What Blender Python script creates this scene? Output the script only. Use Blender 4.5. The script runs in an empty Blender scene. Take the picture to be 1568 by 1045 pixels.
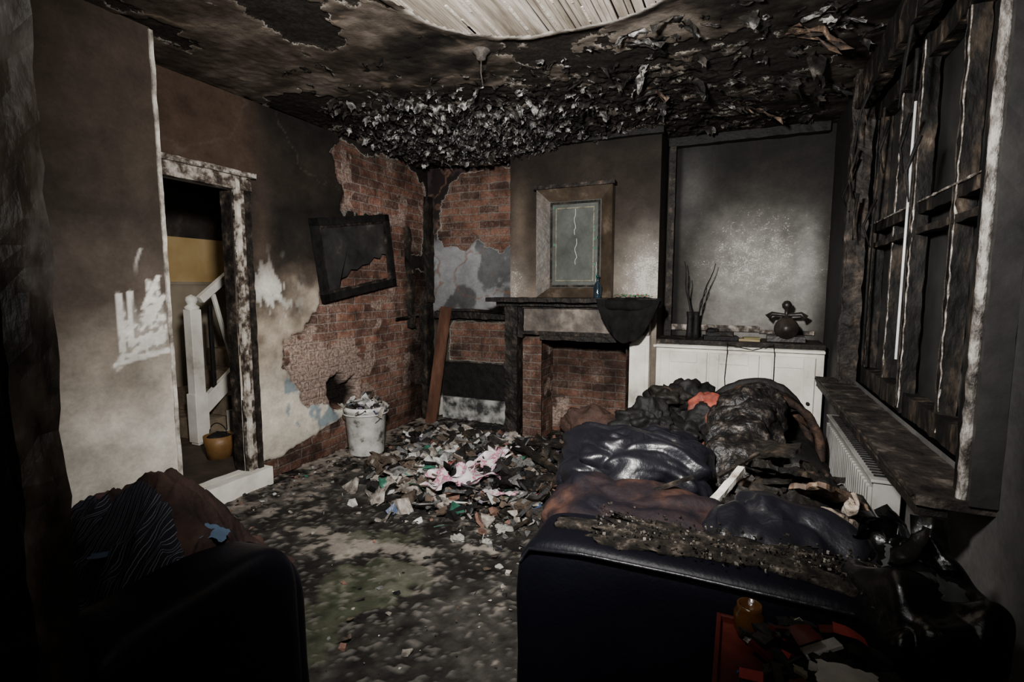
import bpy, math, random
import numpy as np
from mathutils import Vector, Euler, Matrix, noise as mn
random.seed(7)
RNG=np.random.RandomState(5)
TAB=RNG.rand(256,256)
def vn(x,y):
    x=np.asarray(x,float);y=np.asarray(y,float)
    xi=np.floor(x).astype(int);yi=np.floor(y).astype(int)
    fx=x-xi;fy=y-yi
    fx=fx*fx*(3-2*fx);fy=fy*fy*(3-2*fy)
    a=TAB[xi&255,yi&255];b=TAB[(xi+1)&255,yi&255];c=TAB[xi&255,(yi+1)&255];d=TAB[(xi+1)&255,(yi+1)&255]
    return (a*(1-fx)+b*fx)*(1-fy)+(c*(1-fx)+d*fx)*fy
def fbm(x,y,f=1,o=5,s=0):
    r=0;a=.5;t=0
    for i in range(o):
        r=r+a*vn(x*f+17.3*s+i*31.7,y*f+5.1*s+i*11.3);t+=a;a*=.55;f*=2.03
    return r/t
def ss(a,b,x):
    t=np.clip((x-a)/(b-a),0,1);return t*t*(3-2*t)
def sdf(poly,x,y):
    """signed distance, positive inside"""
    d=np.full(x.shape,1e9);ins=np.zeros(x.shape,bool);n=len(poly)
    for i in range(n):
        ax,ay=poly[i];bx,by=poly[(i+1)%n]
        ex,ey=bx-ax,by-ay
        t=np.clip(((x-ax)*ex+(y-ay)*ey)/(ex*ex+ey*ey+1e-9),0,1)
        d=np.minimum(d,np.hypot(x-ax-ex*t,y-ay-ey*t))
        if ay!=by:
            c=((ay>y)!=(by>y))&(x<(bx-ax)*(y-ay)/(by-ay)+ax)
            ins^=c
    return np.where(ins,d,-d)
def mixc(a,b,t):
    a=np.asarray(a,float);b=np.asarray(b,float);t=np.asarray(t)[...,None]
    return a*(1-t)+b*t
# ------------------------------------------------------------ materials
MATS={}
def newmat(name):
    m=bpy.data.materials.new(name);m.use_nodes=True
    nt=m.node_tree;b=nt.nodes['Principled BSDF']
    return m,nt,b
def nmat(name,stops,scale=5,detail=6,rough=.8,bump=.3,bscale=None,metal=0,dist=0,spec=.4,coat=0,nrough=.6,bdist=.01,kind='noise',stretch=None):
    if name in MATS:return MATS[name]
    m,nt,b=newmat(name);N=nt.nodes;L=nt.links
    tc=N.new('ShaderNodeTexCoord');vec=tc.outputs['Object']
    if stretch:
        mp=N.new('ShaderNodeMapping');mp.inputs['Scale'].default_value=stretch;L.new(vec,mp.inputs['Vector']);vec=mp.outputs[0]
    if kind=='wave':
        n=N.new('ShaderNodeTexWave');n.inputs['Scale'].default_value=scale;n.inputs['Distortion'].default_value=dist;n.inputs['Detail'].default_value=3
        fac=n.outputs['Fac']
    else:
        n=N.new('ShaderNodeTexNoise');n.inputs['Scale'].default_value=scale;n.inputs['Detail'].default_value=detail
        n.inputs['Roughness'].default_value=nrough;n.inputs['Distortion'].default_value=dist;fac=n.outputs['Fac']
    L.new(vec,n.inputs['Vector'])
    r=N.new('ShaderNodeValToRGB');cr=r.color_ramp
    while len(cr.elements)<len(stops):cr.elements.new(.5)
    for e,(p,c) in zip(cr.elements,stops):
        e.position=p;e.color=(*c,1)
    L.new(fac,r.inputs[0]);L.new(r.outputs[0],b.inputs['Base Color'])
    b.inputs['Roughness'].default_value=rough;b.inputs['Metallic'].default_value=metal
    b.inputs['Specular IOR Level'].default_value=spec;b.inputs['Coat Weight'].default_value=coat
    if bump:
        n2=N.new('ShaderNodeTexNoise');n2.inputs['Scale'].default_value=bscale or scale*4;n2.inputs['Detail'].default_value=6
        L.new(vec,n2.inputs['Vector'])
        bp=N.new('ShaderNodeBump');bp.inputs['Strength'].default_value=bump;bp.inputs['Distance'].default_value=bdist
        L.new(n2.outputs['Fac'],bp.inputs['Height']);L.new(bp.outputs[0],b.inputs['Normal'])
    MATS[name]=m;return m
def attr(nt,name,out='Color'):
    a=nt.nodes.new('ShaderNodeAttribute');a.attribute_name=name;return a.outputs[out]
def math_(nt,op,a,b=None,c=None,clamp=False):
    n=nt.nodes.new('ShaderNodeMath');n.operation=op;n.use_clamp=clamp
    for i,x in enumerate((a,b,c)):
        if x is None:continue
        if isinstance(x,(int,float)):n.inputs[i].default_value=x
        else:nt.links.new(x,n.inputs[i])
    return n.outputs[0]
def mixrgb(nt,f,a,b,mode='MIX'):
    n=nt.nodes.new('ShaderNodeMixRGB');n.blend_type=mode
    for i,x in enumerate((f,a,b)):
        if isinstance(x,(int,float)):n.inputs[i].default_value=x
        elif isinstance(x,tuple):n.inputs[i].default_value=(*x,1)
        else:nt.links.new(x,n.inputs[i])
    return n.outputs[0]
def wallmat(name,axis,rough=.75,plain=False):
    """plaster (vertex colour) with exposed brickwork (or bare charred ground if plain) where attribute 'brick'>0"""
    m,nt,b=newmat(name);N=nt.nodes;L=nt.links
    tc=N.new('ShaderNodeTexCoord');sp=N.new('ShaderNodeSeparateXYZ');L.new(tc.outputs['Object'],sp.inputs[0])
    cb=N.new('ShaderNodeCombineXYZ')
    ins={'x':('Y','Z'),'y':('X','Z'),'z':('X','Y')}[axis]
    L.new(sp.outputs[ins[0]],cb.inputs[0]);L.new(sp.outputs[ins[1]],cb.inputs[1])
    def noise(s,d=6,r=.6):
        n=N.new('ShaderNodeTexNoise');n.inputs['Scale'].default_value=s;n.inputs['Detail'].default_value=d;n.inputs['Roughness'].default_value=r
        L.new(cb.outputs[0],n.inputs['Vector']);return n.outputs['Fac']
    nA=noise(9);nB=noise(45,5,.7);nC=noise(3.5,5,.6);nS=noise(85,2,.5);nS2=noise(14,4,.6)
    if plain:
        bc=mixrgb(nt,1.0,attr(nt,'bcol'),math_(nt,'MULTIPLY_ADD',nB,2.4,-.4),'MULTIPLY')
    else:
        wob=N.new('ShaderNodeTexNoise');wob.inputs['Scale'].default_value=9;wob.inputs['Detail'].default_value=4;L.new(cb.outputs[0],wob.inputs['Vector'])
        wv=N.new('ShaderNodeVectorMath');wv.operation='SCALE';L.new(wob.outputs['Color'],wv.inputs[0]);wv.inputs['Scale'].default_value=.028
        av=N.new('ShaderNodeVectorMath');av.operation='ADD';L.new(cb.outputs[0],av.inputs[0]);L.new(wv.outputs[0],av.inputs[1])
        bk=N.new('ShaderNodeTexBrick');L.new(av.outputs[0],bk.inputs['Vector'])
        bk.inputs['Scale'].default_value=1;bk.inputs['Brick Width'].default_value=.225;bk.inputs['Row Height'].default_value=.075
        bk.inputs['Mortar Size'].default_value=.008;bk.inputs['Mortar Smooth'].default_value=.5
        bk.inputs['Color1'].default_value=(.19,.09,.06,1);bk.inputs['Color2'].default_value=(.075,.043,.034,1)
        bk.inputs['Mortar'].default_value=(.17,.14,.118,1)
        vary=math_(nt,'MULTIPLY_ADD',nA,2.4,-.3)
        bc=mixrgb(nt,1.0,bk.outputs['Color'],vary,'MULTIPLY')
        dust=math_(nt,'MULTIPLY',math_(nt,'SUBTRACT',math_(nt,'ADD',math_(nt,'MULTIPLY',nB,.6),math_(nt,'MULTIPLY',nC,.4)),.49),4.5,clamp=True)
        bc=mixrgb(nt,math_(nt,'MULTIPLY',dust,.75),bc,(.34,.26,.215))
        sootm=math_(nt,'MULTIPLY',math_(nt,'SUBTRACT',.48,nC),6,clamp=True)
        bc=mixrgb(nt,math_(nt,'MULTIPLY',sootm,.85),bc,(.018,.014,.012))
        coat=attr(nt,'coat','Fac')
        rr=N.new('ShaderNodeValToRGB');rr.color_ramp.elements[0].position=.35;rr.color_ramp.elements[0].color=(.09,.058,.045,1);rr.color_ramp.elements[1].position=.65;rr.color_ramp.elements[1].color=(.42,.335,.28,1)
        L.new(nB,rr.inputs[0])
        cm=math_(nt,'MULTIPLY',math_(nt,'ADD',coat,math_(nt,'MULTIPLY_ADD',nA,.8,-.4)),3,clamp=True)
        cm=math_(nt,'MULTIPLY',cm,.8)
        bc=mixrgb(nt,cm,bc,rr.outputs[0])
        bc=mixrgb(nt,1.0,bc,attr(nt,'bcol'),'MULTIPLY')
    pv=math_(nt,'MULTIPLY_ADD',nB,.7,.65);pv2=math_(nt,'MULTIPLY_ADD',nA,.9,.55);pv3=math_(nt,'MULTIPLY_ADD',nC,1.5,.25)
    pc=mixrgb(nt,1.0,attr(nt,'col'),math_(nt,'MULTIPLY',math_(nt,'MULTIPLY',pv,pv2),pv3),'MULTIPLY')
    spk=attr(nt,'spk','Fac')
    sm=math_(nt,'MULTIPLY',math_(nt,'SUBTRACT',math_(nt,'ADD',math_(nt,'MULTIPLY',nS,.6),math_(nt,'MULTIPLY',nS2,.4)),math_(nt,'MULTIPLY_ADD',spk,-.17,.655)),9,clamp=True)
    sm=math_(nt,'MULTIPLY',sm,math_(nt,'MULTIPLY',spk,5,clamp=True))
    pc=mixrgb(nt,math_(nt,'MULTIPLY',sm,.85),pc,(.54,.52,.48))
    fld=math_(nt,'ADD',attr(nt,'brick','Fac'),math_(nt,'MULTIPLY_ADD',nB,.04,-.02))
    mask=math_(nt,'MULTIPLY',fld,250,clamp=True)
    col=mixrgb(nt,mask,pc,bc)
    edge=math_(nt,'SUBTRACT',1.0,math_(nt,'MULTIPLY',math_(nt,'ABSOLUTE',math_(nt,'SUBTRACT',fld,-.002)),190 if plain else 160),clamp=True)
    eb=math_(nt,'MULTIPLY',math_(nt,'SUBTRACT',nA,.45),5,clamp=True) if plain else math_(nt,'MULTIPLY',nA,1.1)
    col=mixrgb(nt,math_(nt,'MULTIPLY',edge,eb),col,(.36,.33,.29))
    L.new(col,b.inputs['Base Color']);b.inputs['Roughness'].default_value=rough;b.inputs['Specular IOR Level'].default_value=.12
    if plain:
        h=math_(nt,'ADD',math_(nt,'MULTIPLY',mask,-.8),math_(nt,'MULTIPLY',nB,.6))
    else:
        h1=math_(nt,'MULTIPLY',math_(nt,'MULTIPLY',bk.outputs['Fac'],-1),mask)
        h=math_(nt,'ADD',math_(nt,'MULTIPLY',h1,.8),math_(nt,'MULTIPLY',nB,math_(nt,'MULTIPLY_ADD',mask,1.4,.2)))
    bp=N.new('ShaderNodeBump');bp.inputs['Strength'].default_value=.8;bp.inputs['Distance'].default_value=.009
    L.new(h,bp.inputs['Height']);L.new(bp.outputs[0],b.inputs['Normal'])
    return m
char=nmat('charred_wood',[(.3,(.003,.003,.003)),(.54,(.012,.010,.008)),(.66,(.042,.030,.021)),(.8,(.18,.14,.11))],scale=9,rough=.6,bump=.9,bscale=40,spec=.2)
charw=nmat('charred_window_wood',[(.4,(.003,.003,.003)),(.54,(.008,.007,.0062)),(.64,(.038,.028,.020)),(.78,(.19,.155,.125))],scale=12,rough=.65,bump=.8,bscale=45,stretch=(1,1,.4),spec=.12)
charpaint=nmat('scorched_paint',[(.34,(.012,.009,.008)),(.46,(.05,.038,.03)),(.52,(.15,.125,.105)),(.60,(.32,.29,.255)),(.75,(.46,.43,.385))],scale=13,rough=.55,bump=.9,bscale=30,spec=.2)
framep=nmat('smoked_offwhite_frame',[(.36,(.02,.015,.012)),(.45,(.09,.07,.055)),(.50,(.25,.22,.18)),(.58,(.42,.385,.335)),(.75,(.55,.52,.46))],scale=11,rough=.55,bump=.7,bscale=30,spec=.2)
darkpaint=nmat('sooty_paint',[(.38,(.006,.005,.005)),(.56,(.02,.016,.013)),(.68,(.07,.052,.04)),(.85,(.25,.21,.18))],scale=14,rough=.6,bump=.8,bscale=40,spec=.15)
edgep=nmat('blistered_and_lit_edge',[(.38,(.02,.016,.013)),(.5,(.12,.10,.082)),(.62,(.36,.33,.30))],scale=22,rough=.45,bump=.8,bscale=40)  # blistered paint on the door frame; painted lit edges on the window bars
white=nmat('dirty_white_paint',[(.25,(.16,.14,.115)),(.42,(.54,.51,.445)),(.6,(.74,.71,.65))],scale=3,rough=.5,bump=.2)
black=nmat('soot_black',[(.35,(.003,.003,.003)),(.7,(.011,.010,.0095))],scale=12,rough=.65,bump=.5,spec=.2)
leather=nmat('black_leather',[(.3,(.003,.003,.0045)),(.7,(.007,.007,.010))],scale=5,rough=.36,bump=.4,bscale=35,spec=.42)
leatherd=nmat('black_leather_matte',[(.3,(.0015,.0015,.003)),(.7,(.003,.003,.0055))],scale=5,rough=.45,bump=.15,bscale=90,spec=.13)
plastic=nmat('black_bin_plastic',[(.3,(.0025,.0025,.0025)),(.7,(.006,.006,.006))],scale=5,rough=.28,bump=.5,bscale=18,spec=.35)
plush=nmat('brown_plush',[(.40,(.004,.0035,.006)),(.52,(.013,.0075,.008)),(.66,(.05,.024,.016))],scale=5,rough=.7,bump=.5,bscale=40,spec=.15)
ash=nmat('ash_debris',[(.40,(.005,.0045,.004)),(.55,(.017,.014,.011)),(.67,(.065,.054,.044)),(.82,(.27,.24,.21))],scale=30,rough=.95,bump=1,bscale=60,spec=.1)
glass=nmat('sooted_glass',[(.3,(.008,.008,.008)),(.7,(.028,.028,.027))],scale=3,rough=.3,bump=.1,spec=.35)
# ------------------------------------------------------------ mesh builder
class MB:
    def __init__(s):s.v=[];s.f=[];s.m=[];s.s=[]
    def add(s,vs,fs,mat=0,smooth=False):
        o=len(s.v);s.v+= [tuple(p) for p in vs]
        for f in fs:s.f.append(tuple(i+o for i in f));s.m.append(mat);s.s.append(smooth)
    def box(s,c,d,rot=(0,0,0),mat=0,res=None,amp=0,seed=0):
        R=Euler([math.radians(a) for a in rot]).to_matrix();c=Vector(c);h=Vector(d)/2
        if not res:
            vs=[c+R@Vector((x*h.x,y*h.y,z*h.z)) for x in(-1,1) for y in(-1,1) for z in(-1,1)]
            s.add(vs,[(0,1,3,2),(4,6,7,5),(0,4,5,1),(2,3,7,6),(0,2,6,4),(1,5,7,3)],mat);return
        for ax in range(3):
            a,b=(ax+1)%3,(ax+2)%3
            na=max(1,round(d[a]/res));nb=max(1,round(d[b]/res))
            for sg in(-1,1):
                vs=[]
                for i in range(na+1):
                    for j in range(nb+1):
                        p=Vector((0,0,0));p[ax]=sg*h[ax];p[a]=(-1+2*i/na)*h[a];p[b]=(-1+2*j/nb)*h[b]
                        w=c+R@p
                        q=w*14+Vector((seed,seed*2,0))
                        w=w+mn.noise_vector(q)*amp+mn.noise_vector(q*3.1)*amp*.5
                        vs.append(w)
                fs=[]
                for i in range(na):
                    for j in range(nb):
                        k=i*(nb+1)+j;q=(k,k+nb+1,k+nb+2,k+1)
                        fs.append(q if sg>0 else q[::-1])
                s.add(vs,fs,mat,False)
    def tube(s,pts,r,mat=0,n=8,smooth=True,cap=True):
        pts=[Vector(p) for p in pts];rs=r if isinstance(r,(list,tuple)) else [r]*len(pts)
        vs=[];N=len(pts)
        for i,p in enumerate(pts):
            t=(pts[min(i+1,N-1)]-pts[max(i-1,0)]).normalized()
            up=Vector((0,0,1)) if abs(t.z)<.9 else Vector((1,0,0))
            a=t.cross(up).normalized();b=t.cross(a)
            for k in range(n):
                an=2*math.pi*k/n;vs.append(p+(a*math.cos(an)+b*math.sin(an))*rs[i])
        fs=[(i*n+k,i*n+(k+1)%n,(i+1)*n+(k+1)%n,(i+1)*n+k) for i in range(N-1) for k in range(n)]
        if cap:fs+=[tuple(range(n)),tuple(range((N-1)*n,N*n))[::-1]]
        s.add(vs,fs,mat,smooth)
    def lathe(s,c,prof,mat=0,n=24,rot=(0,0,0),smooth=True):
        R=Euler([math.radians(a) for a in rot]).to_matrix();c=Vector(c)
        vs=[c+R@Vector((r*math.cos(2*math.pi*k/n),r*math.sin(2*math.pi*k/n),z)) for r,z in prof for k in range(n)]
        fs=[(i*n+k,i*n+(k+1)%n,(i+1)*n+(k+1)%n,(i+1)*n+k) for i in range(len(prof)-1) for k in range(n)]
        s.add(vs,fs,mat,smooth)
    def lump(s,c,r,rot=(0,0,0),mat=0,e=(1,1),amp=.1,freq=4,ridge=0,rf=6,nu=40,nv=24,seed=0,smooth=True,st=(1,1,1),wid=3.5):
        R=Euler([math.radians(a) for a in rot]).to_matrix();c=Vector(c)
        sp=lambda a,e:math.copysign(abs(a)**e,a)
        vs=[]
        for j in range(nv+1):
            ph=-math.pi/2+math.pi*j/nv
            for i in range(nu):
                th=2*math.pi*i/nu
                p=Vector((sp(math.cos(ph),e[0])*sp(math.cos(th),e[1]),sp(math.cos(ph),e[0])*sp(math.sin(th),e[1]),sp(math.sin(ph),e[0])))
                q=Vector((p.x*r[0],p.y*r[1],p.z*r[2]))
                w=c+R@q;sd=Vector((seed*3.1,seed*1.7,seed))
                k=1+amp*mn.noise(w*freq+sd)+amp*.5*mn.noise(w*freq*2.3+sd)
                if ridge:
                    ws=Vector((w.x*st[0],w.y*st[1],w.z*st[2]))*rf+mn.noise_vector(w*rf*.5+sd)*.8
                    k-=ridge*(1-min(1,abs(mn.noise(ws+sd*2)+.3*mn.noise(ws*2.1))*wid))
                vs.append(c+R@(q*k))
        fs=[(j*nu+i,j*nu+(i+1)%nu,(j+1)*nu+(i+1)%nu,(j+1)*nu+i) for j in range(nv) for i in range(nu)]
        s.add(vs,fs,mat,smooth)
    def sheet(s,c,size,rot=(0,0,0),mat=0,n=24,amp=.04,freq=8,seed=0,fold=0,curl=0,ragged=0,fn=None):
        R=Euler([math.radians(a) for a in rot]).to_matrix();c=Vector(c);vs=[]
        for i in range(n+1):
            for j in range(n+1):
                u=i/n*2-1;v=j/n*2-1
                x=u*size[0]/2*(1+ragged*mn.noise(Vector((v*3,seed,1))));y=v*size[1]/2*(1+ragged*mn.noise(Vector((u*3,seed,7))))
                q=Vector((x*freq+seed,y*freq,seed*2.))
                z=amp*(1-2*abs(mn.noise(q)))+amp*.4*mn.noise(q*2.7)+fold*math.sin(u*9+3*mn.noise(q*.5))-curl*(u*u)
                p=Vector((x,y,z))
                if fn:p=fn(p,u,v)
                vs.append(c+R@p)
        fs=[(i*(n+1)+j,(i+1)*(n+1)+j,(i+1)*(n+1)+j+1,i*(n+1)+j+1) for i in range(n) for j in range(n)]
        s.add(vs,fs,mat,True)
    def drape(s,x0,x1,y0,y1,hf,matf,n=90,amp=.025,freq=7,seed=0,zmin=0):
        """fabric laid over a height function with soft warped folds"""
        m_=int(n*(y1-y0)/(x1-x0))+1;vs=[];H=[]
        for i in range(n+1):
            for j in range(m_+1):
                x=x0+(x1-x0)*i/n;y=y0+(y1-y0)*j/m_
                w=mn.noise_vector(Vector((x*5+seed,y*5,seed)))*.09
                q=Vector(((x+w.x)*freq,(y+w.y)*freq*1.0,seed*1.7))
                f=1-abs(mn.noise(q))*2.6
                f2=1-abs(mn.noise(q*2.3))*2.6
                h=hf(x,y);H.append(h)
                vs.append((x+w.x*.25,y+w.y*.25,max(zmin,h+amp*f+amp*.35*f2)))
        for i in range(n):
            for j in range(m_):
                k=i*(m_+1)+j
                if H[k]<zmin:continue
                s.f.append(tuple(len(s.v)+a for a in (k,k+m_+1,k+m_+2,k+1)));s.m.append(matf(*vs[k][:2]));s.s.append(True)
        s.v+=vs
    def done(s,name,mats,bevel=0,parent=None,sub=0,solid=0):
        me=bpy.data.meshes.new(name);me.from_pydata(s.v,[],s.f)
        for m in mats:me.materials.append(m)
        me.polygons.foreach_set('material_index',s.m);me.polygons.foreach_set('use_smooth',s.s)
        me.update()
        o=bpy.data.objects.new(name,me);bpy.context.collection.objects.link(o)
        if solid:
            k=o.modifiers.new('s','SOLIDIFY');k.thickness=solid
        if bevel:
            k=o.modifiers.new('b','BEVEL');k.width=bevel;k.segments=2;k.limit_method='ANGLE'
        if parent:o.parent=parent
        return o
def empty(name):
    e=bpy.data.objects.new(name,None);bpy.context.collection.objects.link(e);return e
def surf(name,axis,const,a,b,nsign,cf,mat,res=.015,hole=None,parent=None):
    """dense wall/ceiling/floor patch; cf(A,B)->col,brick,coat,bcol,disp[,spk] (disp along -nsign = into wall)"""
    na=max(1,int(round((a[1]-a[0])/res)));nb=max(1,int(round((b[1]-b[0])/res)))
    A,B=np.meshgrid(np.linspace(a[0],a[1],na+1),np.linspace(b[0],b[1],nb+1),indexing='ij')
    A=A.ravel();B=B.ravel()
    out=cf(A,B);col,brick,coat,bcol,disp=out[:5];spk=out[5] if len(out)>5 else 0*A
    C=const-nsign*disp
    P={'x':(C,A,B),'y':(A,C,B),'z':(A,B,C)}[axis];co=np.stack(P,1)
    i,j=np.meshgrid(np.arange(na),np.arange(nb),indexing='ij');k=(i*(nb+1)+j).ravel()
    F=np.stack([k,k+nb+1,k+nb+2,k+1],1)
    if hole is not None:
        cm=co[F].mean(1);ax={'x':(1,2),'y':(0,2),'z':(0,1)}[axis]
        F=F[~hole(cm[:,ax[0]],cm[:,ax[1]])]
    me=bpy.data.meshes.new(name);me.from_pydata(co.tolist(),[],F.tolist())
    def fa(n,v):
        t=me.attributes.new(n,'FLOAT','POINT');t.data.foreach_set('value',np.ascontiguousarray(np.broadcast_to(v,A.shape),dtype=np.float32))
    def ca(n,v):
        t=me.attributes.new(n,'FLOAT_COLOR','POINT');w=np.ones((len(A),4),np.float32);w[:,:3]=v;t.data.foreach_set('color',w.ravel())
    ca('col',np.clip(col,0,1));ca('bcol',bcol);fa('brick',brick);fa('coat',coat);fa('spk',spk)
    me.polygons.foreach_set('use_smooth',[True]*len(me.polygons));me.materials.append(mat);me.update()
    o=bpy.data.objects.new(name,me);bpy.context.collection.objects.link(o)
    if parent:o.parent=parent
    return o
WX=wallmat('plaster_brick_x','x');WY=wallmat('plaster_brick_y','y');WZ=wallmat('sooted_ceiling','z',.7,True)
WF=wallmat('dirty_floor','z',.6,True)
ZC=2.67
ones=lambda A:np.ones((len(A),3))
def ramp(t,stops):
    t=np.asarray(t);out=np.zeros((len(t),3))
    for k in range(3):out[:,k]=np.interp(t,[s[0] for s in stops],[s[1][k] for s in stops])
    return out
# ------------------------------------------------------------ left wall
UP=[(3.38,2.5),(3.5,2.62),(3.64,2.64),(3.75,2.58),(4.0,2.62),(4.35,2.66),(4.55,2.6),(4.72,2.4),(4.74,2.1),(4.62,1.75),(4.35,1.7),(4.15,1.95),(3.95,2.12),(3.75,2.05),(3.6,2.02),(3.43,2.06),(3.48,2.2),(3.41,2.3)]
LO=[(4.05,2.05),(4.3,1.9),(4.45,1.6),(4.8,1.5),(4.8,-.1),(3.5,-.1),(3.45,.35),(3.1,.42),(2.94,.5),(2.8,.7),(2.76,.92),(2.80,1.02),(2.9,1.08),(3.01,1.15),(3.17,1.27),(3.25,1.5),(3.5,1.66),(4.0,1.8)]
BASE=[(2.5,-.1),(2.5,.14),(2.8,.17),(3.1,.22),(3.5,.3),(3.8,.3),(3.8,-.1)]
def cf_left(A,B):
    n=fbm(A,B,2.2,5,1);n2=fbm(A,B,9,4,2)
    jag=(fbm(A,B,7,5,3)-.5)*.22
    br=np.maximum(np.maximum(sdf(UP,A,B),sdf(LO,A,B))+jag*.8,sdf(BASE,A,B)+jag*.5)
    t=B+(n-.5)*.9+.25*ss(3.4,4.6,A)
    col=ramp(t,[(0,(.42,.38,.315)),(.75,(.50,.46,.385)),(1.0,(.34,.29,.225)),(1.2,(.085,.065,.05)),(1.5,(.021,.017,.0138)),(1.95,(.010,.0086,.0075)),(2.3,(.020,.0155,.012)),(2.7,(.010,.0085,.0075))])
    col=mixc(col,(.048,.030,.021),ss(2.75,2.45,A)*ss(2.05,2.2,B)*.8)
    col=mixc(col,(.08,.056,.041),np.exp(-((A-2.62)/.09)**2-((B-1.75)/.35)**2)*.5)
    sm=ss(.50,.60,fbm(A*3,B*1.2,6,4,9)+.12*np.exp(-((A-2.66)/.12)**2-((B-1.35)/.13)**2)*2.0-.1)*np.exp(-((A-2.68)/.2)**2-((B-1.33)/.2)**2)
    col=mixc(col,(.5,.48,.43),np.clip(sm*1.3,0,1))
    bl=ss(.47,.55,n2)*(sdf([(2.72,.6),(2.8,.42),(3.0,.25),(3.35,.3),(3.3,.42),(2.95,.5),(2.8,.75)],A,B)>-.01)
    col=mixc(col,(.08,.15,.20),bl*.7)
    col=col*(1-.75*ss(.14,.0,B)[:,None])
    ck=ss(.012,.0,np.abs(fbm(A,B,1.6,4,19)-.5))*ss(1.5,2.0,B)*.5;col=mixc(col,(.06,.046,.036),ck)
    coat=np.clip(ss(0,.1,sdf([(2.7,1.2),(3.2,1.05),(3.55,1.0),(3.75,.6),(3.6,.3),(2.7,.3)],A,B)+(n2-.5)*.3),0,1)*1.0-.5
    coat=np.maximum(coat,ss(.35,.1,B)*.3-.4)
    coat=np.maximum(coat,ss(.58,.66,fbm(A,B,5,4,18))*.8-.5)
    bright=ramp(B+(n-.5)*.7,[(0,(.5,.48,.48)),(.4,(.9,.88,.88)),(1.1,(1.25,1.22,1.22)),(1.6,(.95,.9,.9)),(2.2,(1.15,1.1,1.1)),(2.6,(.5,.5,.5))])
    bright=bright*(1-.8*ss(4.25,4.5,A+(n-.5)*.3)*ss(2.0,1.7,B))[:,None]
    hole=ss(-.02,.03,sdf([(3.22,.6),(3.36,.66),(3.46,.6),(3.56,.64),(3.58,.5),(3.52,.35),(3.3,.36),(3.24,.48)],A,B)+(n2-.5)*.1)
    bright=bright*(1-.97*hole)[:,None]  # shade inside the recess is put into the brick tint
    disp=.02*ss(-.012,.012,br)+.10*hole+(fbm(A,B,6,3,5)-.5)*.008+ (fbm(A,B,30,3,6)-.5)*.014*ss(0,.02,br)
    return col,br,coat,bright,disp
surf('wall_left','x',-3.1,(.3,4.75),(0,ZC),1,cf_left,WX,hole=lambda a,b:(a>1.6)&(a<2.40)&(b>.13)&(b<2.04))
def cf_pier(A,B):
    n=fbm(A,B,2.0,5,11);n2=fbm(A,B,12,4,12)
    t=B+(n-.5)*.5
    col=ramp(t,[(0,(.42,.39,.34)),(.75,(.42,.39,.34)),(.98,(.22,.19,.155)),(1.25,(.068,.053,.043)),(1.7,(.027,.021,.0165)),(2.2,(.034,.025,.019)),(2.7,(.042,.031,.024))])
    hand=[(1.44,1.0),(1.50,1.04),(1.66,1.06),(1.69,1.2),(1.66,1.42),(1.6,1.44),(1.58,1.28),(1.54,1.26),(1.53,1.36),(1.51,1.36),(1.51,1.2),(1.49,1.34),(1.47,1.34),(1.48,1.12),(1.42,1.03)]
    h=ss(-.008,.008,sdf(hand,A,B)+(n2-.5)*.025)
    stroke=ss(.40,.50,fbm(A*2.0+B*1.2,B*4-A*2,11,3,15))
    h=h*(stroke*.78+.22)
    for (a0,b0,a1,b1) in [(1.47,1.10,1.47,1.37),(1.51,1.12,1.52,1.38),(1.58,1.30,1.66,1.46),(1.60,1.22,1.68,1.36),(1.44,1.04,1.68,1.08)]:
        d=-sdf([(a0-.004,b0),(a0+.004,b0),(a1+.004,b1),(a1-.004,b1)],A,B)
        h=np.maximum(h,.95*ss(.012,.006,d+(n2-.5)*.012))
    h=np.maximum(h,.5*ss(.012,.0,np.abs(A-1.575-.02*np.sin(B*20)))*ss(1.45,1.55,B)*ss(1.75,1.65,B)*ss(.45,.55,n2))
    col=mixc(col,(.55,.53,.49),h)
    return col,-1+0*A,0*A,ones(A),(fbm(A,B,3,3,13)-.5)*.008
wp=empty('wall_left_pier')
surf('pier_face','x',-2.7,(.3,1.7),(0,ZC),1,cf_pier,WX,res=.01,parent=wp)
m=MB();m.box((-2.905,1.0,ZC/2),(.39,1.39,ZC));m.done('pier_core',[charpaint],parent=wp)
m=MB();m.box((-2.7,1.7,ZC/2),(.018,.018,ZC-.02),res=.03,amp=.003);m.done('pier_corner_bead',[nmat('chipped_corner',[(.36,(.08,.065,.055)),(.5,(.32,.29,.25)),(.62,(.55,.52,.47))],scale=9,rough=.6,bump=.5)],parent=wp)
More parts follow.
